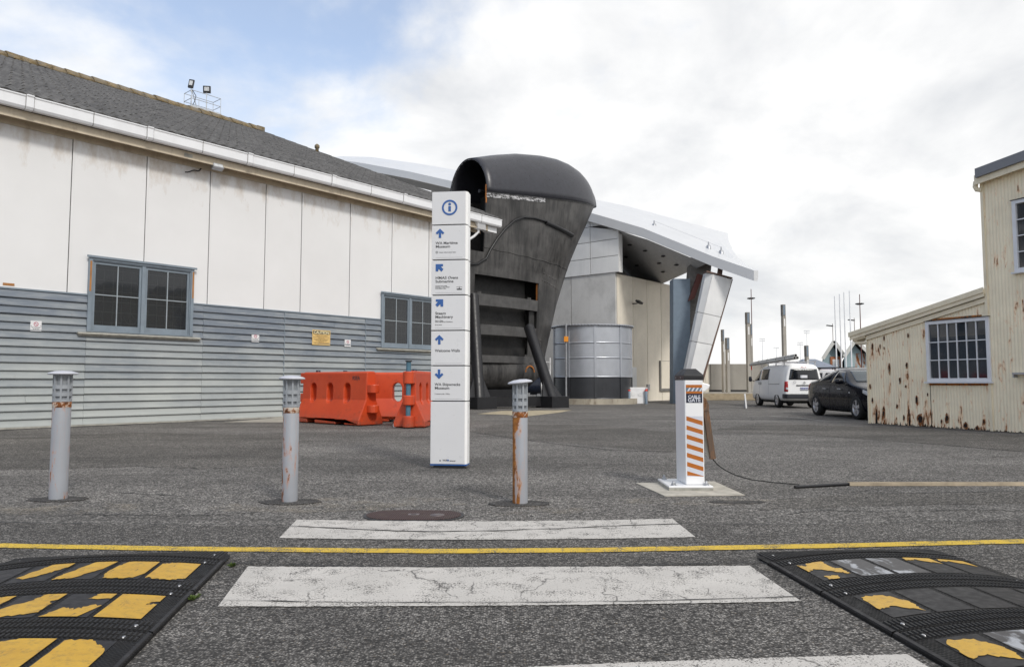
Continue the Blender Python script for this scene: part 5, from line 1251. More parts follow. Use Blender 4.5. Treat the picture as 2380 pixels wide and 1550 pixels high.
def corr(name, s0, s1, z0, z1, y, mat, parent, amp=.0055, jag_=0, r=None):
    n = max(2, int(round((s1 - s0) / PIT))) * 6; f0 = z0 if callable(z0) else (lambda s: z0); f1 = z1 if callable(z1) else (lambda s: z1)
    lo, hi = [], []
    for i in range(n + 1):
        s = s0 + (s1 - s0) * i / n; yy = y - amp * math.cos(2 * math.pi * s / PIT); j = rng.random() ** 3 * jag_
        lo.append(Vector((s, yy, f0(s) + j))); hi.append(Vector((s, yy, f1(s))))
    mid = [[a + (b - a) * t for a, b in zip(lo, hi)] for t in (0, .5, 1)]
    return MB().grid(mid, True).build(name, mat, parent)
lt = MB().prism([(.03, .05, 0), (SLn, .05, 0), (SLn, 5.5, 0), (.03 + .135 * 5.5, 5.5, 0)], (0, 0, zl0 - .12)).build('lean_to_frame', M['inside'], rb_)
edges = [0, .78, 1.35]
cols = [0.0, .70, w0 - .02]
# sheets left of, above, below and right of the window
xs_ = [0, .66, w0 - .01]
for a, b in zip(xs_, xs_[1:]): corr('sheet', a + .004, b + .03, .0, ztop, 0 if a == 0 else -.006, M['creamrustlow'], lt, jag_=.09)
mids = w0 + (w1_ - w0) * .5
for a, b in ((w0 + .03, mids), (mids, w1_ - .0)):
    corr('sheet', a, b + .03, .0, wz0 - .0, .004, M['creamrust'], lt, jag_=.06); corr('sheet', a, b + .03, wz1, ztop, .004, M['creamrust'], lt)
corr('sheet', w1_ + .03, SLn + .02, 0, ztop, -.002, M['creamrust'], lt, jag_=.05)
MB().prism([(0, .03, 0), (.135 * 5.5, 5.5, 0), (.135 * 5.5, 5.5, zl0), (0, .03, zl0)], (.02, 0, 0)).build('end_wall', M['creamrust'], lt)
B(-.012, .03, -.02, .028, 0, zl0).build('corner_strip', M['creamtrim'], lt)
# many-paned window
def iron_window(s0, s1, z0, z1, nx, nz, sillw=.05):
    fw = .085; fr = MB(); fr.box(s0, s0 + fw, -.075, .04, z0, z1); fr.box(s1 - fw, s1, -.075, .04, z0, z1); fr.box(s0 + fw, s1 - fw, -.074, .04, z1 - fw, z1); fr.box(s0 + fw, s1 - fw, -.074, .04, z0, z0 + fw)
    w = fr.build('window', M['winwhite'], rb_, bevel=.004, segs=1)
    B(s0 - .05, s1 + .04, -.12, -.0, z0 - .035, z0 - .002).build('sill', M['winwhite'], w); B(s0 - .02, s1 + .02, -.10, -.0, z1 + .002, z1 + .014).build('head_flashing', M['darkgrey'], w)
    a0, a1, b0, b1 = s0 + fw, s1 - fw, z0 + fw, z1 - fw
    for k in range(1, nx): x = a0 + (a1 - a0) * k / nx; B(x - .011, x + .011, -.055, .0, b0, b1).build('glazing_bar', M['winwhite'], w)
    for k in range(1, nz): z = b0 + (b1 - b0) * k / nz; B(a0, a1, -.0535, -.002, z - .011, z + .011).build('glazing_bar', M['winwhite'], w)
    for i in range(nx):
        for k in range(nz):
            xa, xb = a0 + (a1 - a0) * i / nx + .010, a0 + (a1 - a0) * (i + 1) / nx - .010; za, zb = b0 + (b1 - b0) * k / nz + .010, b0 + (b1 - b0) * (k + 1) / nz - .010; t, t2 = rng.uniform(-.005, .005), rng.uniform(-.004, .004)
            MB().poly([(xa, -.028 + t, za), (xb, -.028 - t, za), (xb, -.028 - t + t2, zb), (xa, -.028 + t + t2, zb)]).build('pane', M['blueglass'], w)
    return w
win = iron_window(w0, w1_, wz0, wz1, 6, 3)
B(w0 + .02, w1_ - .01, -.018, -.012, wz0 - .09, wz0 - .036).build('rusty_flashing', M['edgerust'], win)
B(w0 - .05, w0 + .1, -.0195, -.0135, wz1 + .02, wz1 + .05).build('rusty_flashing', M['edgerust'], win); B(w0 + .12, w1_ - .2, -.0195, -.0135, wz1 + .02, wz1 + .06).build('rusty_flashing', M['edgerust'], win)
# rusted-through spots, torn in the sheets
def rust_hole(px, py, w, h, seed, parent):
    s, z = RW(px, py); r = random.Random(seed)
    def ol(k, y): n = 18; return [(s + w * k / 2 * math.cos(2 * math.pi * i / n) * r.uniform(.55, 1.15), y, z + h * k / 2 * math.sin(2 * math.pi * i / n) * r.uniform(.7, 1.15) - (h * .25 * (k - 1) if i > 9 else 0)) for i in range(n)]
    MB().prism(ol(1.5, -.0205), (0, .002, 0)).build('rust_halo', M['edgerust2'], parent); MB().prism(ol(1.0, -.0235), (0, .002, 0)).build('rust_hole', M['holedark'], parent)
M['edgerust2'] = mat_rusty('orange rust bloom', (.55, .42, .26, 1), .9, .42, scale=9, rustc=((.36, .13, .035, 1), (.10, .04, .02, 1)))
M['holedark'] = plain('rusted-through hole', (.018, .011, .008, 1), .9, var=.5)
for i, (cx8, cy8, w8, h8) in enumerate(((260, 1165, .05, .20), (350, 1150, .05, .12), (315, 1228, .045, .12), (402, 1328, .06, .17), (420, 1428, .13, .22), (230, 1398, .06, .16), (558, 1424, .07, .17), (172, 1052, .05, .15), (172, 1330, .05, .10), (357, 995, .04, .09), (232, 1010, .03, .10), (212, 1052, .03, .09), (335, 1420, .05, .10), (300, 1360, .05, .08), (655, 1462, .09, .12), (715, 1475, .06, .09), (160, 1258, .04, .10), (345, 1258, .04, .05), (233, 1060, .03, .05), (458, 1300, .03, .06), (530, 1440, .03, .08), (750, 1445, .04, .05))):
    rust_hole(1951.6 + cx8 * .4486, 333.2 + cy8 * .4486, w8, h8, i, lt)
# lean-to roof: barge boards and sheet
e0 = RW(1976, 800, .10)[0]
slope = (zl1 - zl0) / sA; zb_ = lambda s: zl0 + slope * s
def rake(name, y0, y1, a, b, s0, s1, mat, parent): return MB().prism([(s0, y0, zb_(s0) + a), (s1, y0, zb_(s1) + a), (s1, y0, zb_(s1) + b), (s0, y0, zb_(s0) + b)], (0, y1 - y0, 0)).build(name, mat, parent, bevel=.004, segs=1)
rf = rake('lean_to_roof', -.08, 5.6, .10, .22, e0, SLn - .02, M['creamtrim'], rb_)
rake('barge_board', -.11, -.082, .035, .165, e0 - .01, SLn - .03, M['creamtrim'], rf); rake('barge_capping', -.14, -.112, .13, .255, e0 - .03, SLn - .02, M['creamtrim'], rf); rake('soffit_board', -.07, .3, -.01, .06, e0 + .05, .0, M['creamtrim'], rf)
rake('trim_board', -.05, -.015, -.09, .03, .03, SLn - .04, M['creamtrim'], rf)
MB().tube([(e0 + .08, .02, zl0 - .06), (e0 + .12, .02, zl0 - .13), (e0 + .2, .02, zl0 - .15), (.05, .02, zl0 - .15)], .05, 12).build('downpipe', M['creamtrim'], rb_)
# two-storey part
T0 = SLn; T1 = T0 + 7.0; zt0 = RW(2296, 432)[1] + .12
p0s, p0z = RW(2268, 392, .28); p1s, p1z = RW(2380, 350, .28); tsl = (p1z - p0z) / (p1s - p0s); tz = lambda s: p0z - .30 + tsl * (s - p0s)
uw0, uwz1 = RW(2354, 468, .05); uwz0 = RW(2356, 634, .05)[1]; uw1 = uw0 + 1.2
body_ = B(T0 + .02, T1, .04, 6, 0, zt0 - .1).build('tall_frame', M['inside'], rb_)
lev = [0, RW(2312, 758)[1], RW(2305, 556)[1], 99]
for a, b in ((T0 - .03, T0 + .66), (T0 + .66, T0 + 1.42), (T0 + 1.42, T0 + 2.18), (T0 + 2.18, T0 + 2.94), (T0 + 2.94, T1)):
    for i in range(3):
        z0, z1 = lev[i], lev[i + 1]
        hi = (lambda s: tz(s)) if z1 > 50 else z1 + .04
        corr('sheet', a, b + .03, z0, hi, -.03 - .004 * (2 - i) + .002 * (a > T0), M['creamrust'] if i else M['creamrust'], body_, jag_=.05 if i == 0 else 0)
B(T0 - .045, T0 + .02, -.06, .03, 0, tz(T0)).build('corner_strip', M['creamtrim'], body_)
iron_window(uw0, uw1, uwz0, uwz1, 4, 4).location.y = -.035
def trk(name, y0, y1, a, b, s0, s1, mat): return MB().prism([(s0, y0, tz(s0) + a), (s1, y0, tz(s1) + a), (s1, y0, tz(s1) + b), (s0, y0, tz(s0) + b)], (0, y1 - y0, 0)).build(name, mat, body_, bevel=.004, segs=1)
trk('roof', -.24, 6.2, .19, .30, p0s, T1, M['greycap']); trk('verge_capping', -.30, -.242, .08, .30, p0s - .02, T1, M['greycap']); trk('barge_board', -.23, -.20, -.06, .17, T0 - .06, T1, M['creamtrim']); trk('eave_lining', -.20, -.0, .0, .05, T0 - .05, T1, M['creamtrim'])
x = T0 - .09; MB().tube([(x, -.12, tz(T0) + .04), (x - .02, -.12, tz(T0) - .08), (x, -.10, tz(T0) - .15), (x + .07, -.05, tz(T0) - .17)], .055, 12).build('downpipe_elbow', M['creamtrim'], body_)
bs, bz = RW(2366, 868, .1); br = thing('wall_bracket', 'short grey metal bracket on the tall cream iron wall', 'bracket', RC + GV * bs - HV * .09 + Vector((0, 0, bz)), grz)
B(-.06, .35, -.12, .03, -.02, .02).build('shelf', M['metal'], br); B(-.06, -.03, -.1, .03, -.09, -.021).build('stay', M['metal'], br)

# ---------------------------------------------------------------- vehicles
def loft_body(name, st, mat, root, sub=2):
    rows = []
    for (x, w, zb, zs, zbelt, wb, zr, wt, ztp) in st:
        half = [(0, zb), (w * .80, zb), (w * .965, zb + .07), (w, zs), (wb, zbelt), (wt, zr), (wt * .70, ztp - .01), (0, ztp)]
        rows.append([Vector((x, y, z)) for y, z in half] + [Vector((x, -y, z)) for y, z in half[-2:0:-1]])
    m = len(rows[0]); mb = MB(); mb.v = [tuple(p) for r in rows for p in r]
    for i in range(len(rows) - 1):
        for k in range(m): mb.f.append((i * m + k, (i + 1) * m + k, (i + 1) * m + (k + 1) % m, i * m + (k + 1) % m)); mb.sm.append(True)
    mb.f.append(tuple(range(m))); mb.sm.append(True); mb.f.append(tuple(range((len(rows) - 1) * m, len(rows) * m))[::-1]); mb.sm.append(True)
    o = mb.build(name, mat, root, sub=sub); bm = bmesh.new(); bm.from_mesh(o.data); bmesh.ops.recalc_face_normals(bm, faces=bm.faces); bm.to_mesh(o.data); bm.free()
    return baked(o)
def bvh_of(o):
    bm = bmesh.new(); bm.from_mesh(o.data); t = BVHTree.FromBMesh(bm); bm.free(); return t
def decal(name, bvh, quad, d, mat, parent, off=.006, n=8):
    """a thin skin laid on the body: quad corners are projected along d"""
    d = Vector(d); a, b, c, e = [Vector(q) for q in quad]; rows = []
    for i in range(n + 1):
        row = []
        for k in range(n + 1):
            u, v = k / n, i / n; p = (a * (1 - u) + b * u) * (1 - v) + (e * (1 - u) + c * u) * v
            h = bvh.ray_cast(p - d * 4, d)
            row.append((h[0] + h[1] * off * (1 if h[1].dot(d) < 0 else -1)) if h[0] else p)
        rows.append(row)
    mb = MB(); mb.grid(rows, True); o = mb.build(name, mat, parent); m = o.modifiers.new('solid', 'SOLIDIFY'); m.thickness = off * .9; m.offset = 0; return o
M['tyre'] = plain('tyre rubber', (.014, .014, .014, 1), .8, var=.2)
M['alloy'] = plain('silver alloy', (.50, .50, .52, 1), .3, .6, var=.05, bump=0)
M['carglass'] = glass('dark car glass', (.01, .012, .016, 1), .92, .02)
M['screen'] = glass('pale windscreen', (.07, .09, .10, 1), .9, .03)
M['well'] = plain('wheel arch black', (.006, .006, .006, 1), .8)
M['lampred'] = plain('red lamp', (.35, .012, .015, 1), .2, var=.1, bump=0); M['lampclear'] = plain('clear lamp', (.55, .56, .58, 1), .15, var=.2, scale=14, bump=0)
def wheel(root, x, y, r, wd_, spokes, out):
    s = 1 if out > 0 else -1
    Mx = Matrix.Translation((x, y, r)) @ Matrix.Rotation(R(-90) * s, 4, 'X')
    w = MB().lathe([(r * .66, -wd_ / 2), (r * .95, -wd_ / 2), (r, -wd_ * .32), (r, wd_ * .32), (r * .95, wd_ / 2), (r * .68, wd_ / 2)], 36, M=Mx).build('wheel', M['tyre'], root)
    MB().lathe([(r * .68, wd_ / 2 - .01), (r * .64, wd_ / 2 - .005), (r * .60, wd_ * .2), (r * .60, -.05)], 36, M=Mx).build('rim', M['alloy'], w)
    MB().lathe([(0, wd_ * .05), (r * .60, wd_ * .05)], 24, M=Mx).build('hub_plate', M['well'], w)
    sp_ = MB()
    for k in range(spokes):
        a = 2 * math.pi * k / spokes + .3
        Mz = Mx @ Matrix.Rotation(a, 4, 'Z'); sp_.add([Mz @ Vector(q) for q in ((.03, -.035, wd_ * .42), (r * .64, -.055, wd_ * .46), (r * .64, .055, wd_ * .46), (.03, .035, wd_ * .42), (.03, -.035, wd_ * .1), (r * .64, -.055, wd_ * .1), (r * .64, .055, wd_ * .1), (.03, .035, wd_ * .1))], [(0, 1, 2, 3), (0, 4, 5, 1), (2, 6, 7, 3), (1, 5, 6, 2)])
    sp_.lathe([(0, wd_ * .47), (.05, wd_ * .46), (.06, wd_ * .40)], 16, M=Mx); sp_.build('spokes', M['alloy'], w)
    return w
def arches(o, xs, r, halfw, depth=.32):
    cut = []
    for x in xs:
        for s in (-1, 1):
            y0 = s * (halfw - depth); y1 = s * (halfw + .3); n = 24
            cut.append(MB().prism([(x + r * math.cos(2 * math.pi * k / n), y0, r * .86 + r * math.sin(2 * math.pi * k / n)) for k in range(n)], (0, y1 - y0, 0)))
    return boolean(o, cut)
def carpaint(name, c, rough, coat):
    m = plain(name, c, rough, var=.03, bump=0, scale=2); b = m.node_tree.nodes['Principled BSDF']; b.inputs['Coat Weight'].default_value = coat; b.inputs['Specular IOR Level'].default_value = .22; b.inputs['Coat Roughness'].default_value = .05; return m
M['carnavy'] = carpaint('near black navy car paint', (.003, .004, .009, 1), .25, .25)
M['vanwhite'] = carpaint('white van paint', (.90, .90, .895, 1), .4, .5)
M['bumper'] = plain('dark bumper plastic', (.02, .022, .03, 1), .5)
M['plate'] = plain('number plate', (.70, .71, .74, 1), .4, var=.03, bump=0); M['plateblue'] = plain('plate blue', (.05, .08, .35, 1), .4, bump=0)
# dark sedan, nose towards the road
car = thing('sedan_car', 'shiny black sedan half hidden behind the rusty cream building', 'car', (11.27, 23.5, 0), R(-90)); car.scale = (1.08, 1.08, 1.08)
cst = [(2.32, .55, .30, .45, .56, .52, .62, .45, .66), (2.24, .72, .22, .45, .66, .69, .71, .58, .74), (2.0, .84, .19, .52, .79, .81, .83, .70, .86), (1.5, .895, .18, .56, .89, .86, .92, .76, .955), (1.05, .90, .18, .56, .95, .87, .985, .78, 1.03), (.72, .90, .18, .56, .97, .872, 1.16, .70, 1.19), (.30, .90, .18, .56, .985, .872, 1.37, .615, 1.42), (-.15, .90, .18, .56, .995, .872, 1.425, .59, 1.485), (-.65, .90, .18, .56, 1.01, .872, 1.41, .58, 1.475), (-1.10, .90, .18, .56, 1.03, .872, 1.29, .60, 1.375), (-1.55, .895, .18, .58, 1.055, .862, 1.10, .68, 1.17), (-1.95, .86, .22, .60, 1.05, .82, 1.07, .69, 1.10), (-2.22, .78, .26, .62, 1.0, .74, 1.03, .62, 1.055), (-2.28, .66, .32, .62, .92, .64, .95, .52, .97)]
cb = loft_body('body', cst, M['carnavy'], car); cbv = bvh_of(cb); arches(cb, (1.36, -1.33), .37, .90)
for x in (1.36, -1.33):
    for s in (-1, 1): wheel(car, x, s * .79, .325, .215, 5, s)
B(-1.9, 1.9, -.56, .56, .16, .5).build('underbody', M['well'], car)
for s in (-1, 1):
    d = (0, -s, 0)
    decal('door_window', cbv, [(.62, 0, 1.015), (-.28, 0, 1.03), (-.22, 0, 1.375), (.22, 0, 1.335)], d, M['carglass'], car, .008)
    decal('door_window', cbv, [(-.36, 0, 1.03), (-1.22, 0, 1.07), (-.98, 0, 1.29), (-.30, 0, 1.375)], d, M['carglass'], car, .008)
    decal('quarter_window', cbv, [(-1.26, 0, 1.07), (-1.48, 0, 1.085), (-1.25, 0, 1.19), (-1.05, 0, 1.28)], d, M['carglass'], car, .008, 4)
    decal('headlight', cbv, [(2.14, 0, .60), (1.70, 0, .74), (1.66, 0, .83), (2.05, 0, .74)], d, M['lampclear'], car, .008)
    decal('tail_light', cbv, [(-2.0, 0, .78), (-2.2, 0, .80), (-2.16, 0, .97), (-1.92, 0, .99)], d, M['lampred'], car, .008)
    for x in (-.62, .38):
        mb = MB(); y = s * .905; mb.tube([(x - .10, y, .835), (x - .06, y + s * .025, .84), (x + .06, y + s * .025, .84), (x + .10, y, .835)], .014, 6); mb.build('door_handle', M['alloy'], car)
    for x in (-.32, .92):
        decal('door_gap', cbv, [(x, 0, .32), (x - .008, 0, .32), (x - .008, 0, .97), (x, 0, .97)], d, M['well'], car, .003, 6)
    mb = MB(); mb.lathe([(0, -.11), (.07, -.09), (.085, 0), (.07, .09), (0, .11)], 14, M=Matrix.Translation((.62, s * 1.0, 1.055)) @ Matrix.Rotation(R(90), 4, 'X') @ Matrix.Diagonal((.8, .95, 1.15, 1))); mir = mb.build('mirror', M['carnavy'], car)
    mb = MB(); mb.bar((.64, s * .86, .98), (.62, s * .93, 1.02), .06, .04); mb.build('mirror_stalk', M['well'], mir)
    decal('repeater', cbv, [(1.02, 0, .72), (.94, 0, .73), (.94, 0, .76), (1.02, 0, .75)], d, M['lampclear'], car, .008, 3)
decal('windscreen', cbv, [(0, -.66, 1.05), (0, .66, 1.05), (0, .52, 1.37), (0, -.52, 1.37)], (-1, 0, 0), M['screen'], car, .008, 12)
decal('grille', cbv, [(0, -.35, .45), (0, .35, .45), (0, .38, .60), (0, -.38, .60)], (-1, 0, 0), M['well'], car, .008, 6)
decal('rear_window', cbv, [(0, .56, 1.13), (0, -.56, 1.13), (0, -.48, 1.33), (0, .48, 1.33)], (1, 0, 0), M['carglass'], car, .008, 8)
# white van, tail towards the viewer
van = thing('van', 'white panel van with conduit tubes strapped on its roof', 'van', (11.75 + .85 * .99, 31.6 + 2.35 * .99, 0), R(90)); van.scale = (.99, .99, .99)
vst = [(2.36, .58, .36, .55, .74, .55, .80, .48, .84), (2.28, .75, .30, .55, .92, .72, .97, .62, 1.0), (2.05, .83, .27, .6, 1.06, .80, 1.12, .70, 1.16), (1.78, .845, .27, .62, 1.13, .815, 1.40, .70, 1.44), (1.40, .848, .27, .62, 1.16, .82, 1.74, .67, 1.80), (1.0, .848, .27, .62, 1.17, .822, 1.86, .675, 1.93), (.4, .848, .27, .62, 1.18, .825, 1.88, .69, 1.965), (-.6, .848, .27, .62, 1.18, .825, 1.885, .695, 1.975), (-1.6, .848, .27, .62, 1.18, .825, 1.88, .695, 1.97), (-2.12, .845, .30, .62, 1.18, .82, 1.865, .69, 1.945), (-2.30, .825, .36, .62, 1.16, .80, 1.80, .665, 1.86), (-2.35, .78, .42, .62, 1.14, .76, 1.72, .62, 1.78)]
vb = loft_body('body', vst, M['vanwhite'], van); vbv = bvh_of(vb); arches(vb, (1.28, -1.30), .37, .848)
for x in (1.28, -1.30):
    for s in (-1, 1): wheel(van, x, s * .735, .325, .20, 6, s)
B(-2.0, 2.0, -.55, .55, .2, .5).build('underbody', M['well'], van)
MB().tube([(-2.25, -.42, .24), (-2.0, -.42, .24)], .11, 14).build('spare_wheel', M['tyre'], van)
for s in (-1, 1):
    d = (0, -s, 0)
    decal('cab_window', vbv, [(1.78, 0, 1.20), (1.02, 0, 1.22), (1.02, 0, 1.72), (1.42, 0, 1.68)], d, M['carglass'], van, .008)
    decal('side_window', vbv, [(.82, 0, 1.24), (-.18, 0, 1.25), (-.18, 0, 1.74), (.82, 0, 1.735)], d, M['carglass'], van, .008)
    for x in (.92, -.25): decal('door_gap', vbv, [(x, 0, .36), (x - .010, 0, .36), (x - .010, 0, 1.78), (x, 0, 1.78)], d, M['greyink'], van, .003, 6)
    decal('door_track', vbv, [(-.25, 0, 1.03), (-1.65, 0, 1.04), (-1.65, 0, 1.06), (-.25, 0, 1.05)], d, M['greyink'], van, .005, 4)
    for x in (.78, 1.05): decal('door_handle', vbv, [(x, 0, 1.02), (x - .05, 0, 1.02), (x - .05, 0, 1.13), (x, 0, 1.13)], d, M['well'], van, .012, 3)
    mb = MB(); mb.lathe([(0, -.13), (.07, -.11), (.085, 0), (.07, .11), (0, .13)], 12, M=Matrix.Translation((1.82, s * .98, 1.28)) @ Matrix.Diagonal((.7, 1, 1, 1))); mir = mb.build('mirror', M['bumper'], van)
    mb = MB(); mb.bar((1.78, s * .80, 1.18), (1.82, s * .96, 1.24), .05, .04); mb.build('mirror_stalk', M['bumper'], mir)
    decal('tail_light', vbv, [(0, s * .70, .72), (0, s * .79, .72), (0, s * .775, 1.16), (0, s * .70, 1.12)], (1, 0, 0), M['lampred'], van, .012, 6)
    decal('tail_light_side', vbv, [(-2.33, 0, .72), (-2.23, 0, .72), (-2.22, 0, 1.16), (-2.33, 0, 1.16)], d, M['lampred'], van, .012, 6)
    decal('reverse_lamp', vbv, [(0, s * .70, .80), (0, s * .785, .80), (0, s * .78, .90), (0, s * .70, .90)], (1, 0, 0), M['lampclear'], van, .016, 4)
decal('rear_window', vbv, [(0, .66, 1.24), (0, -.66, 1.24), (0, -.57, 1.70), (0, .57, 1.70)], (1, 0, 0), M['carglass'], van, .010, 10)
decal('brake_lamp', vbv, [(0, .12, 1.765), (0, -.12, 1.765), (0, -.12, 1.79), (0, .12, 1.79)], (1, 0, 0), M['lampred'], van, .010, 4)
decal('tailgate_handle', vbv, [(0, .34, .965), (0, -.40, .965), (0, -.40, 1.01), (0, .34, 1.01)], (1, 0, 0), M['well'], van, .014, 4)
decal('notice', vbv, [(0, .16, 1.30), (0, -.14, 1.30), (0, -.14, 1.43), (0, .16, 1.43)], (1, 0, 0), M['plate'], van, .018, 4)
decal('number_plate', vbv, [(0, .18, .78), (0, -.18, .78), (0, -.18, .90), (0, .18, .90)], (1, 0, 0), M['plate'], van, .012, 4)
decal('plate_strip', vbv, [(0, .18, .875), (0, -.18, .875), (0, -.18, .90), (0, .18, .90)], (1, 0, 0), M['plateblue'], van, .020, 4)
def rear_text(body, size, y, z, mat, w=None):
    t = text('lettering', body, size, 0, 0, mat, van, 0, 'CENTER', .01, width=w); t.data.transform(Matrix.Translation((-2.392, y, z)) @ Matrix.Rotation(R(-90), 4, 'Z'))
rear_text('1DWR 756', .085, 0, .80, M['plateblue'], .30)
mb = MB(); ring(mb, 0, 0, .035, .047, -.004, .004, 20); ring(mb, 0, .015, .012, .022, -.004, .004, 12); eo = mb.build('badge', M['greyink'], van); eo.data.transform(Matrix.Translation((-2.395, .0, 1.10)) @ Matrix.Rotation(R(-90), 4, 'Z'))
mb = MB(); ring(mb, 0, 0, .045, .055, -.004, .004, 20); eo = mb.build('company_emblem', M['greyink'], van); eo.data.transform(Matrix.Translation((-2.392, .42, 1.13)) @ Matrix.Rotation(R(-90), 4, 'Z'))
mb = MB(); mb.prism([(-2.47, -.80, .42), (-2.30, -.86, .42), (-2.05, -.86, .42), (-2.05, .86, .42), (-2.30, .86, .42), (-2.47, .80, .42)], (0, 0, .20)); mb.build('rear_bumper', M['bumper'], van, bevel=.03)
MB().tube([(-2.46, -.1, .36), (-2.58, -.1, .36), (-2.60, -.1, .46)], .03, 8).build('tow_ball', M['alloy'], van)
rk = MB()
for x in (-1.9, -.9, .1, 1.0): rk.bar((x, -.72, 2.03), (x, .72, 2.03), .05, .03); rk.box(x - .02, x + .02, .66, .70, 1.86, 2.03); rk.box(x - .02, x + .02, -.70, -.66, 1.86, 2.03)
for y in (-.70, .70): rk.bar((-2.0, y, 2.055), (1.1, y, 2.055), .03, .03)
rk.build('roof_rack', M['alloy'], van)
M['conduit'] = plain('grey plastic conduit', (.50, .50, .48, 1), .45, var=.1, dirt=.2)
ld = thing('conduit_bundle', 'bundle of long grey conduit tubes tied on the white van roof', 'conduit', (11.92, 31.6, 0), R(90)); ld.scale = (.97, .97, .99)
for i, (y, z0, z1) in enumerate(((.0, 2.09, 2.02), (-.13, 2.10, 2.03), (-.06, 2.20, 2.08))):
    MB().tube([(-.75, y, z0 + .07), (5.0, y + .05, z1 - .02)], .065, 12).build('tube', M['conduit'], ld); MB().tube([(-.756, y, z0 + .07), (-.70, y, z0 + .069)], .05, 12).build('tube_mouth', M['well'], ld)
for x in (.2, 1.3, 2.5, 3.7): MB().lathe([(.145, -.02), (.145, .02)], 16, M=Matrix.Translation((x, -.06, 2.18 - .022 * x)) @ Matrix.Rotation(R(90), 4, 'Y')).build('strap', M['darkgrey'], ld)
MB().tube([(4.95, 0, 2.0), (5.0, 0, 1.9), (4.98, .0, 1.74)], .03, 6).build('red_flag', M['redwhite'], ld)
# white four-wheel drive behind, mostly hidden
suv = thing('four_wheel_drive', 'white four-wheel drive mostly hidden between van and black sedan', 'car', (19.2, 43.0, 0), R(-62))
sst = [(2.3, .75, .42, .7, .95, .72, 1.0, .6, 1.03), (2.0, .90, .38, .75, 1.08, .87, 1.12, .74, 1.15), (1.0, .93, .38, .75, 1.14, .90, 1.18, .78, 1.22), (.45, .93, .38, .75, 1.15, .90, 1.7, .72, 1.76), (-.4, .93, .38, .75, 1.15, .90, 1.80, .70, 1.88), (-1.7, .93, .38, .75, 1.15, .90, 1.79, .70, 1.87), (-2.25, .90, .42, .75, 1.15, .87, 1.72, .68, 1.78), (-2.35, .85, .48, .75, 1.1, .82, 1.5, .66, 1.55)]
sb = loft_body('body', sst, M['vanwhite'], suv); sbv = bvh_of(sb); arches(sb, (1.45, -1.35), .43, .93)
for x in (1.45, -1.35):
    for s in (-1, 1): wheel(suv, x, s * .82, .38, .24, 6, s)
for s in (-1, 1):
    for a, b in ((.30, -.38), (-.48, -1.2), (-1.3, -2.05)): decal('side_window', sbv, [(a, 0, 1.22), (b, 0, 1.22), (b + .05, 0, 1.66), (a - .08, 0, 1.66)], (0, -s, 0), M['carglass'], suv, .008, 5)
decal('windscreen', sbv, [(0, -.7, 1.25), (0, .7, 1.25), (0, .62, 1.66), (0, -.62, 1.66)], (-1, 0, 0), M['carglass'], suv, .01, 6)
rk = MB(); 
for y in (-.6, .6): rk.bar((-2, y, 1.97), (.6, y, 1.97), .05, .05)
for x in (-1.8, -.9, .2): rk.bar((x, -.65, 1.96), (x, .65, 1.96), .05, .04); rk.box(x - .02, x + .02, -.62, -.58, 1.8, 1.96); rk.box(x - .02, x + .02, .58, .62, 1.8, 1.96)
rk.build('roof_rack', M['blacksteel'], suv)

# ---------------------------------------------------------------- far right: memorial walls, columns, masts, sheds
M['wallconc'] = mat_conc('grey memorial concrete', (.36, .34, .305, 1), .4)
wl = thing('memorial_wall', 'long low grey concrete panel wall behind the white van', 'wall', (10.0, 52.0, 0), R(-3))
z1 = dp(1690, 846, 52).z
for k in range(6): B(k * 1.35 + .02, (k + 1) * 1.35 - .02, 0, .3, .48 + .1, z1 + .0).build('panel', M['wallconc'], wl)
B(0, 8.1, .02, .28, .44, .577).build('base', M['darkgrey'], wl)
M['step'] = plain('weathered step timber', (.36, .30, .21, 1), .85, var=.25, dirt=.4)
stp = struct(MB().box(10.0, 19.6, 46.2, 58, 0, .44).build('terrace', M['wallconc']))
for k in range(4): B(10.2, 19.5, 44.9 + k * .33, 45.2 + k * .33, .02 + .08 * k, .1 + .1 * k).build('step', M['step'], stp)
for px, pt_, Y, w, lb in ((1682, 766, 49, .13, 'leftmost slim tall memorial column above the grey wall'), (1692.5, 785, 48, .21, 'short broad memorial column left of the white van'), (1741, 726, 49, .24, 'broad tall memorial column beside the dark lamp mast'), (1747.5, 753, 50, .13, 'slim memorial column close behind the lamp mast'), (1825, 708, 50, .24, 'tallest memorial column, rising above the van roof'), (1877, 803, 50, .20, 'short memorial column right of the van roof')):
    b = dp(px, 905, Y); t = thing('memorial_column', lb, 'column', (b.x, Y, 0.44), R(12), 'concrete memorial columns beyond the yard'); h = dp(px, pt_, Y).z - .44
    B(-w / 2, w / 2, -.12, .12, 0, h - .8).build('shaft', M['wallconc'], t, bevel=.01)
    B(-w / 2, w / 2, -.10, .14, h - .79, h).build('head', M['leggrey'], t, bevel=.01); B(-w * .2, w * .2, -.1235, -.1205, h - 1.5, h - .98).build('light_slot', M['white'], t)
    B(-w * .3, w * .3, -.104, -.1005, h - .72, h - .06).build('name_plate', M['slabblue'], t)
def lamp_mast(label, px, top, Y):
    b = dp(px, 900, Y); t = thing('lamp_mast', label, 'lamp post', (b.x, Y, 0), 0); h = dp(px, top, Y).z
    MB().tube([(0, 0, 0), (0, 0, h)], [.055, .03], 10).build('pole', M['redsteel'], t)
    MB().tube([(-.2, 0, h - .8), (.2, 0, h - .8)], .05, 6).build('crossarm', M['blacksteel'], t)
    for s in (-1, 1): MB().prism([(s * .06, -.12, h - .88), (s * .3, -.12, h - .82), (s * .3, -.12, h - .75), (s * .06, -.12, h - .72)], (0, .3, 0)).build('lamp_head', M['blacksteel'], t)
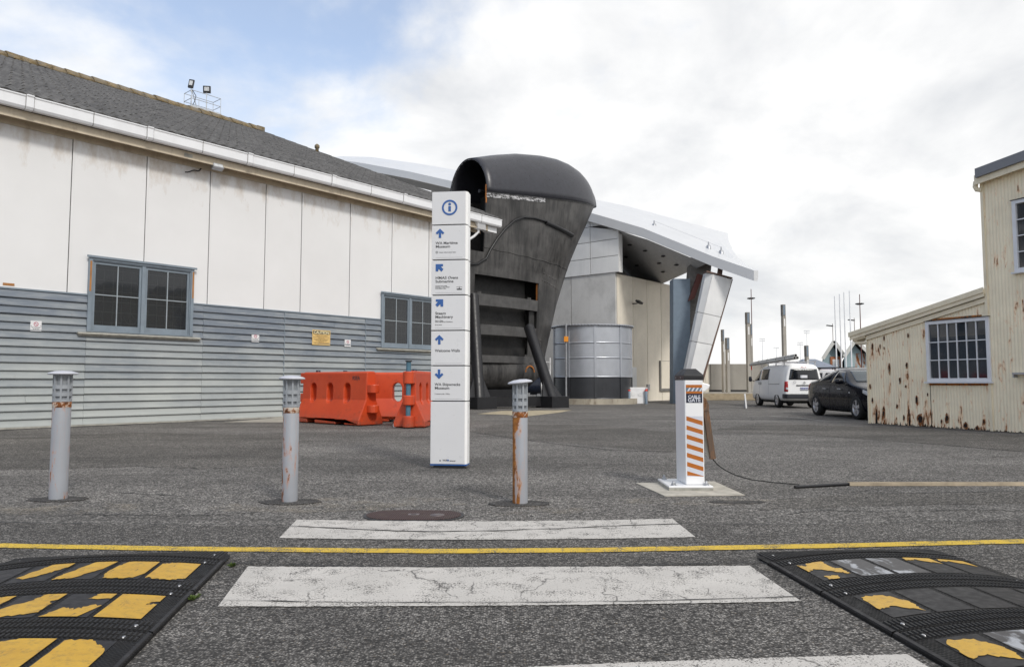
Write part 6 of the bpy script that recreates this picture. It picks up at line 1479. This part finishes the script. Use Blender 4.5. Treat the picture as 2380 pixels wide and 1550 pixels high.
lamp_mast('dark slender lamp mast left of the tallest memorial column', 1750.5, 672, 62); lamp_mast('dark slender lamp mast rising behind the rusty cream building', 2004.5, 684, 60)
for i, (px, top) in enumerate(((1946, 690), (1957.5, 685), (1968, 681), (1981, 677))):
    b = dp(px, 900, 54 + i * .5); t = thing('flagpole', ['first white flagpole from the van', 'second white flagpole from the van', 'third white flagpole from the van', 'tallest white flagpole, nearest the rusty cream building'][i], 'flagpole', (b.x, b.y, 0), 0, 'bare white flagpoles'); h = dp(px, top, b.y).z
    MB().tube([(0, 0, 0), (0, 0, h)], [.055, .038], 10).build('pole', M['gutter'], t); MB().lathe([(0, .09), (.04, .05), (.04, 0)], 8, (0, 0, h)).build('finial', M['gutter'], t); MB().lathe([(.16, 0), (.16, .1), (.09, .12)], 10).build('base', M['metal'], t)
M['faint'] = plain('pale distant steel', (.80, .81, .83, 1), .6)
for px, top, lb in ((1774, 788, 'pale distant light tower left of the tallest memorial column'), (1806, 809, 'smallest pale light tower in the far distance'), (1862, 797, 'pale light tower just left of the short memorial column'), (1878, 770, 'tall pale light tower directly behind the short memorial column'), (1640, 862, 'faint thin mast far behind the memorial wall')):
    Y = 210; b = dp(px, 890, Y); t = thing('light_tower', lb, 'light tower', (b.x, Y, 0), 0, 'pale light towers on the skyline'); h = dp(px, top, Y).z
    MB().tube([(0, 0, 0), (0, 0, h)], [.14, .07], 8).build('mast', M['faint'], t)
    for z in ((h, h - .6) if top < 800 else (h,)):
        B(-.78, .78, -.1, .1, z - .05, z + .03).build('lamp_bar', M['faint'], t)
        for k in range(5): B(-.78 + k * .34, -.58 + k * .34, -.15, .0, z + .04, z + .26).build('lamp', M['faint'], t)
for px, top, Y, lb in ((1939, 752, 80, 'street lamp with short arm above the left blue gable'), (1990, 739, 80, 'street lamp with short arm behind the tallest flagpole')):
    b = dp(px, 890, Y); t = thing('street_lamp', lb, 'lamp post', (b.x, Y, 0), 0, 'street lamps behind the blue sheds'); h = dp(px, top, Y).z
    MB().tube([(0, 0, 0), (0, 0, h)], [.05, .03], 8).build('pole', M['brownsteel'], t); MB().prism([(0, -.15, h - .32), (-.65, -.15, h - .25), (-.65, -.15, h - .15), (0, -.15, h - .22)], (0, .3, 0)).build('lamp_head', M['blacksteel'], t)
# blue gabled sheds
M['blueboard'] = plain('pale blue shed wall', (.30, .40, .43, 1), .7, var=.12, scale=1.5, bump=.05, dirt=.1)
M['shedroof'] = plain('mossy fibre cement roof', (.26, .25, .215, 1), .9, var=.35, scale=3, bump=.3, dirt=.4)
M['shedtrim'] = plain('pale bargeboard', (.56, .56, .53, 1), .6, var=.1)
M['orangetrim'] = plain('weathered orange trim', (.42, .16, .07, 1), .7)
def gable_shed(label, apex, le, re_, Y, winpx=None):
    a, l, r = dp(*apex, Y), dp(*le, Y), dp(*re_, Y); o = Vector((a.x, Y, 0)); t = thing('gabled_shed', label, 'shed', o)
    q = lambda v, dy=0: Vector((v.x - o.x, dy, v.z)); zl_, zr_ = l.z, r.z; dpt = Vector((7, 16, 0))
    MB().prism([Vector((q(l).x + .3, 0, 0)), Vector((q(r).x - .3, 0, 0)), Vector((q(r).x - .3, 0, zr_ - .1)), Vector((0, 0, a.z - .25)), Vector((q(l).x + .3, 0, zl_ - .1))], dpt).build('walls', M['blueboard'], t)
    rt = MB(); f0 = Vector((0, -.6, 0))
    for e, nm in ((q(l), 1), (q(r), -1)):
        ap = q(a); n = 26; rows = []
        for i in range(n + 1):
            off = f0 + (dpt - f0) * (i / n); w = .06 * (i % 2); rows.append([ap + off + Vector((0, 0, w)), e + off + Vector((0, 0, w))])
        rt.grid(rows)
    rf_ = rt.build('roof', M['shedroof'], t)
    for e in (q(l), q(r)): m = MB(); m.bar(e + Vector((0, -.65, -.05)), q(a) + Vector((0, -.65, -.05)), .08, .32); m.build('bargeboard', M['shedtrim'], rf_)
    return t, o
t1_, o1 = gable_shed('left pale blue gabled shed behind the flagpoles', (1932, 792), (1906, 833), (1957, 828), 72)
v = dp(1942, 842, 71.9) - o1; w_ = B(v.x - .5, v.x + .55, -.12, .0, v.z - 1.2, v.z + .55).build('window', M['orangetrim'], t1_); B(v.x - .3, v.x + .35, -.14, -.121, v.z - 1.0, v.z + .3).build('pane', M['white'], w_)
t2_, o2 = gable_shed('right pale blue gabled shed with rust streaks and a letter A', (1981, 790), (1955, 828), (2026, 834), 70)
v = dp(2010, 845, 69.9) - o2; text('letter', 'A', 1.6, v.x, v.z, M['ink'], t2_, -.03, 'CENTER', .01)
M['shedrust'] = mat_rusty('rusted cladding', (.30, .40, .43, 1), .8, .54, scale=1.2, streak=(1.4, 1, .5))
v = dp(1990, 845, 69.9) - o2; B(v.x - .4, v.x + 1.6, -.04, -.0, v.z - 1.5, v.z + 1.0).build('rusted_sheet', M['shedrust'], t2_); B(v.x - .6, v.x + 3.2, -.08, -.041, v.z - 1.8, v.z - 1.5).build('red_rail', M['edgerust'], t2_)
# hip-roofed hut
hp = thing('hip_roof_hut', 'small hut with blue grey hip roof between van and blue sheds', 'hut', (dp(1915, 880, 58).x, 58, 0))
ox = hp.location.x; q = [dp(x, y, 58) for x, y in ((1872, 858), (1960, 858), (1925, 832), (1894, 832))]
e = [Vector((v.x - ox, 0, v.z)) for v in q]; bk = Vector((0, 5, 0)); mid = Vector((0, 2.5, 0))
M['hiproof'] = mat_rusty('blue grey hip roof', (.22, .25, .31, 1), .6, .64, scale=1.6, streak=(1, 1, 2.5), rustc=((.10, .05, .04, 1), (.02, .02, .02, 1)))
MB().add([e[0], e[1], e[1] + bk, e[0] + bk, e[3] + mid, e[2] + mid], [(0, 1, 5, 4), (1, 2, 5), (2, 3, 4, 5), (3, 0, 4)]).build('roof', M['hiproof'], hp)
B(e[0].x + .2, e[1].x - .2, .2, 4.8, 0, e[0].z).build('walls', M['redsteel'], hp); B(e[0].x, e[1].x, -.05, .05, e[0].z - .22, e[0].z - .01).build('fascia', M['edgerust'], hp)
# thin leaning stake by the memorial steps
stk = thing('leaning_stake', 'thin white stake leaning beside the memorial steps', 'stake', gp(1702, 945)); stk.location.y -= 2
MB().bar((0, 0, 0), (-.05, 0, .62), .06, .05, up=(0, 1, 0)).build('shaft', M['white'], stk); MB().bar((-.05, .1, 0), (-.02, .02, .5), .05, .04, up=(0, 1, 0)).build('prop', M['metal'], stk)
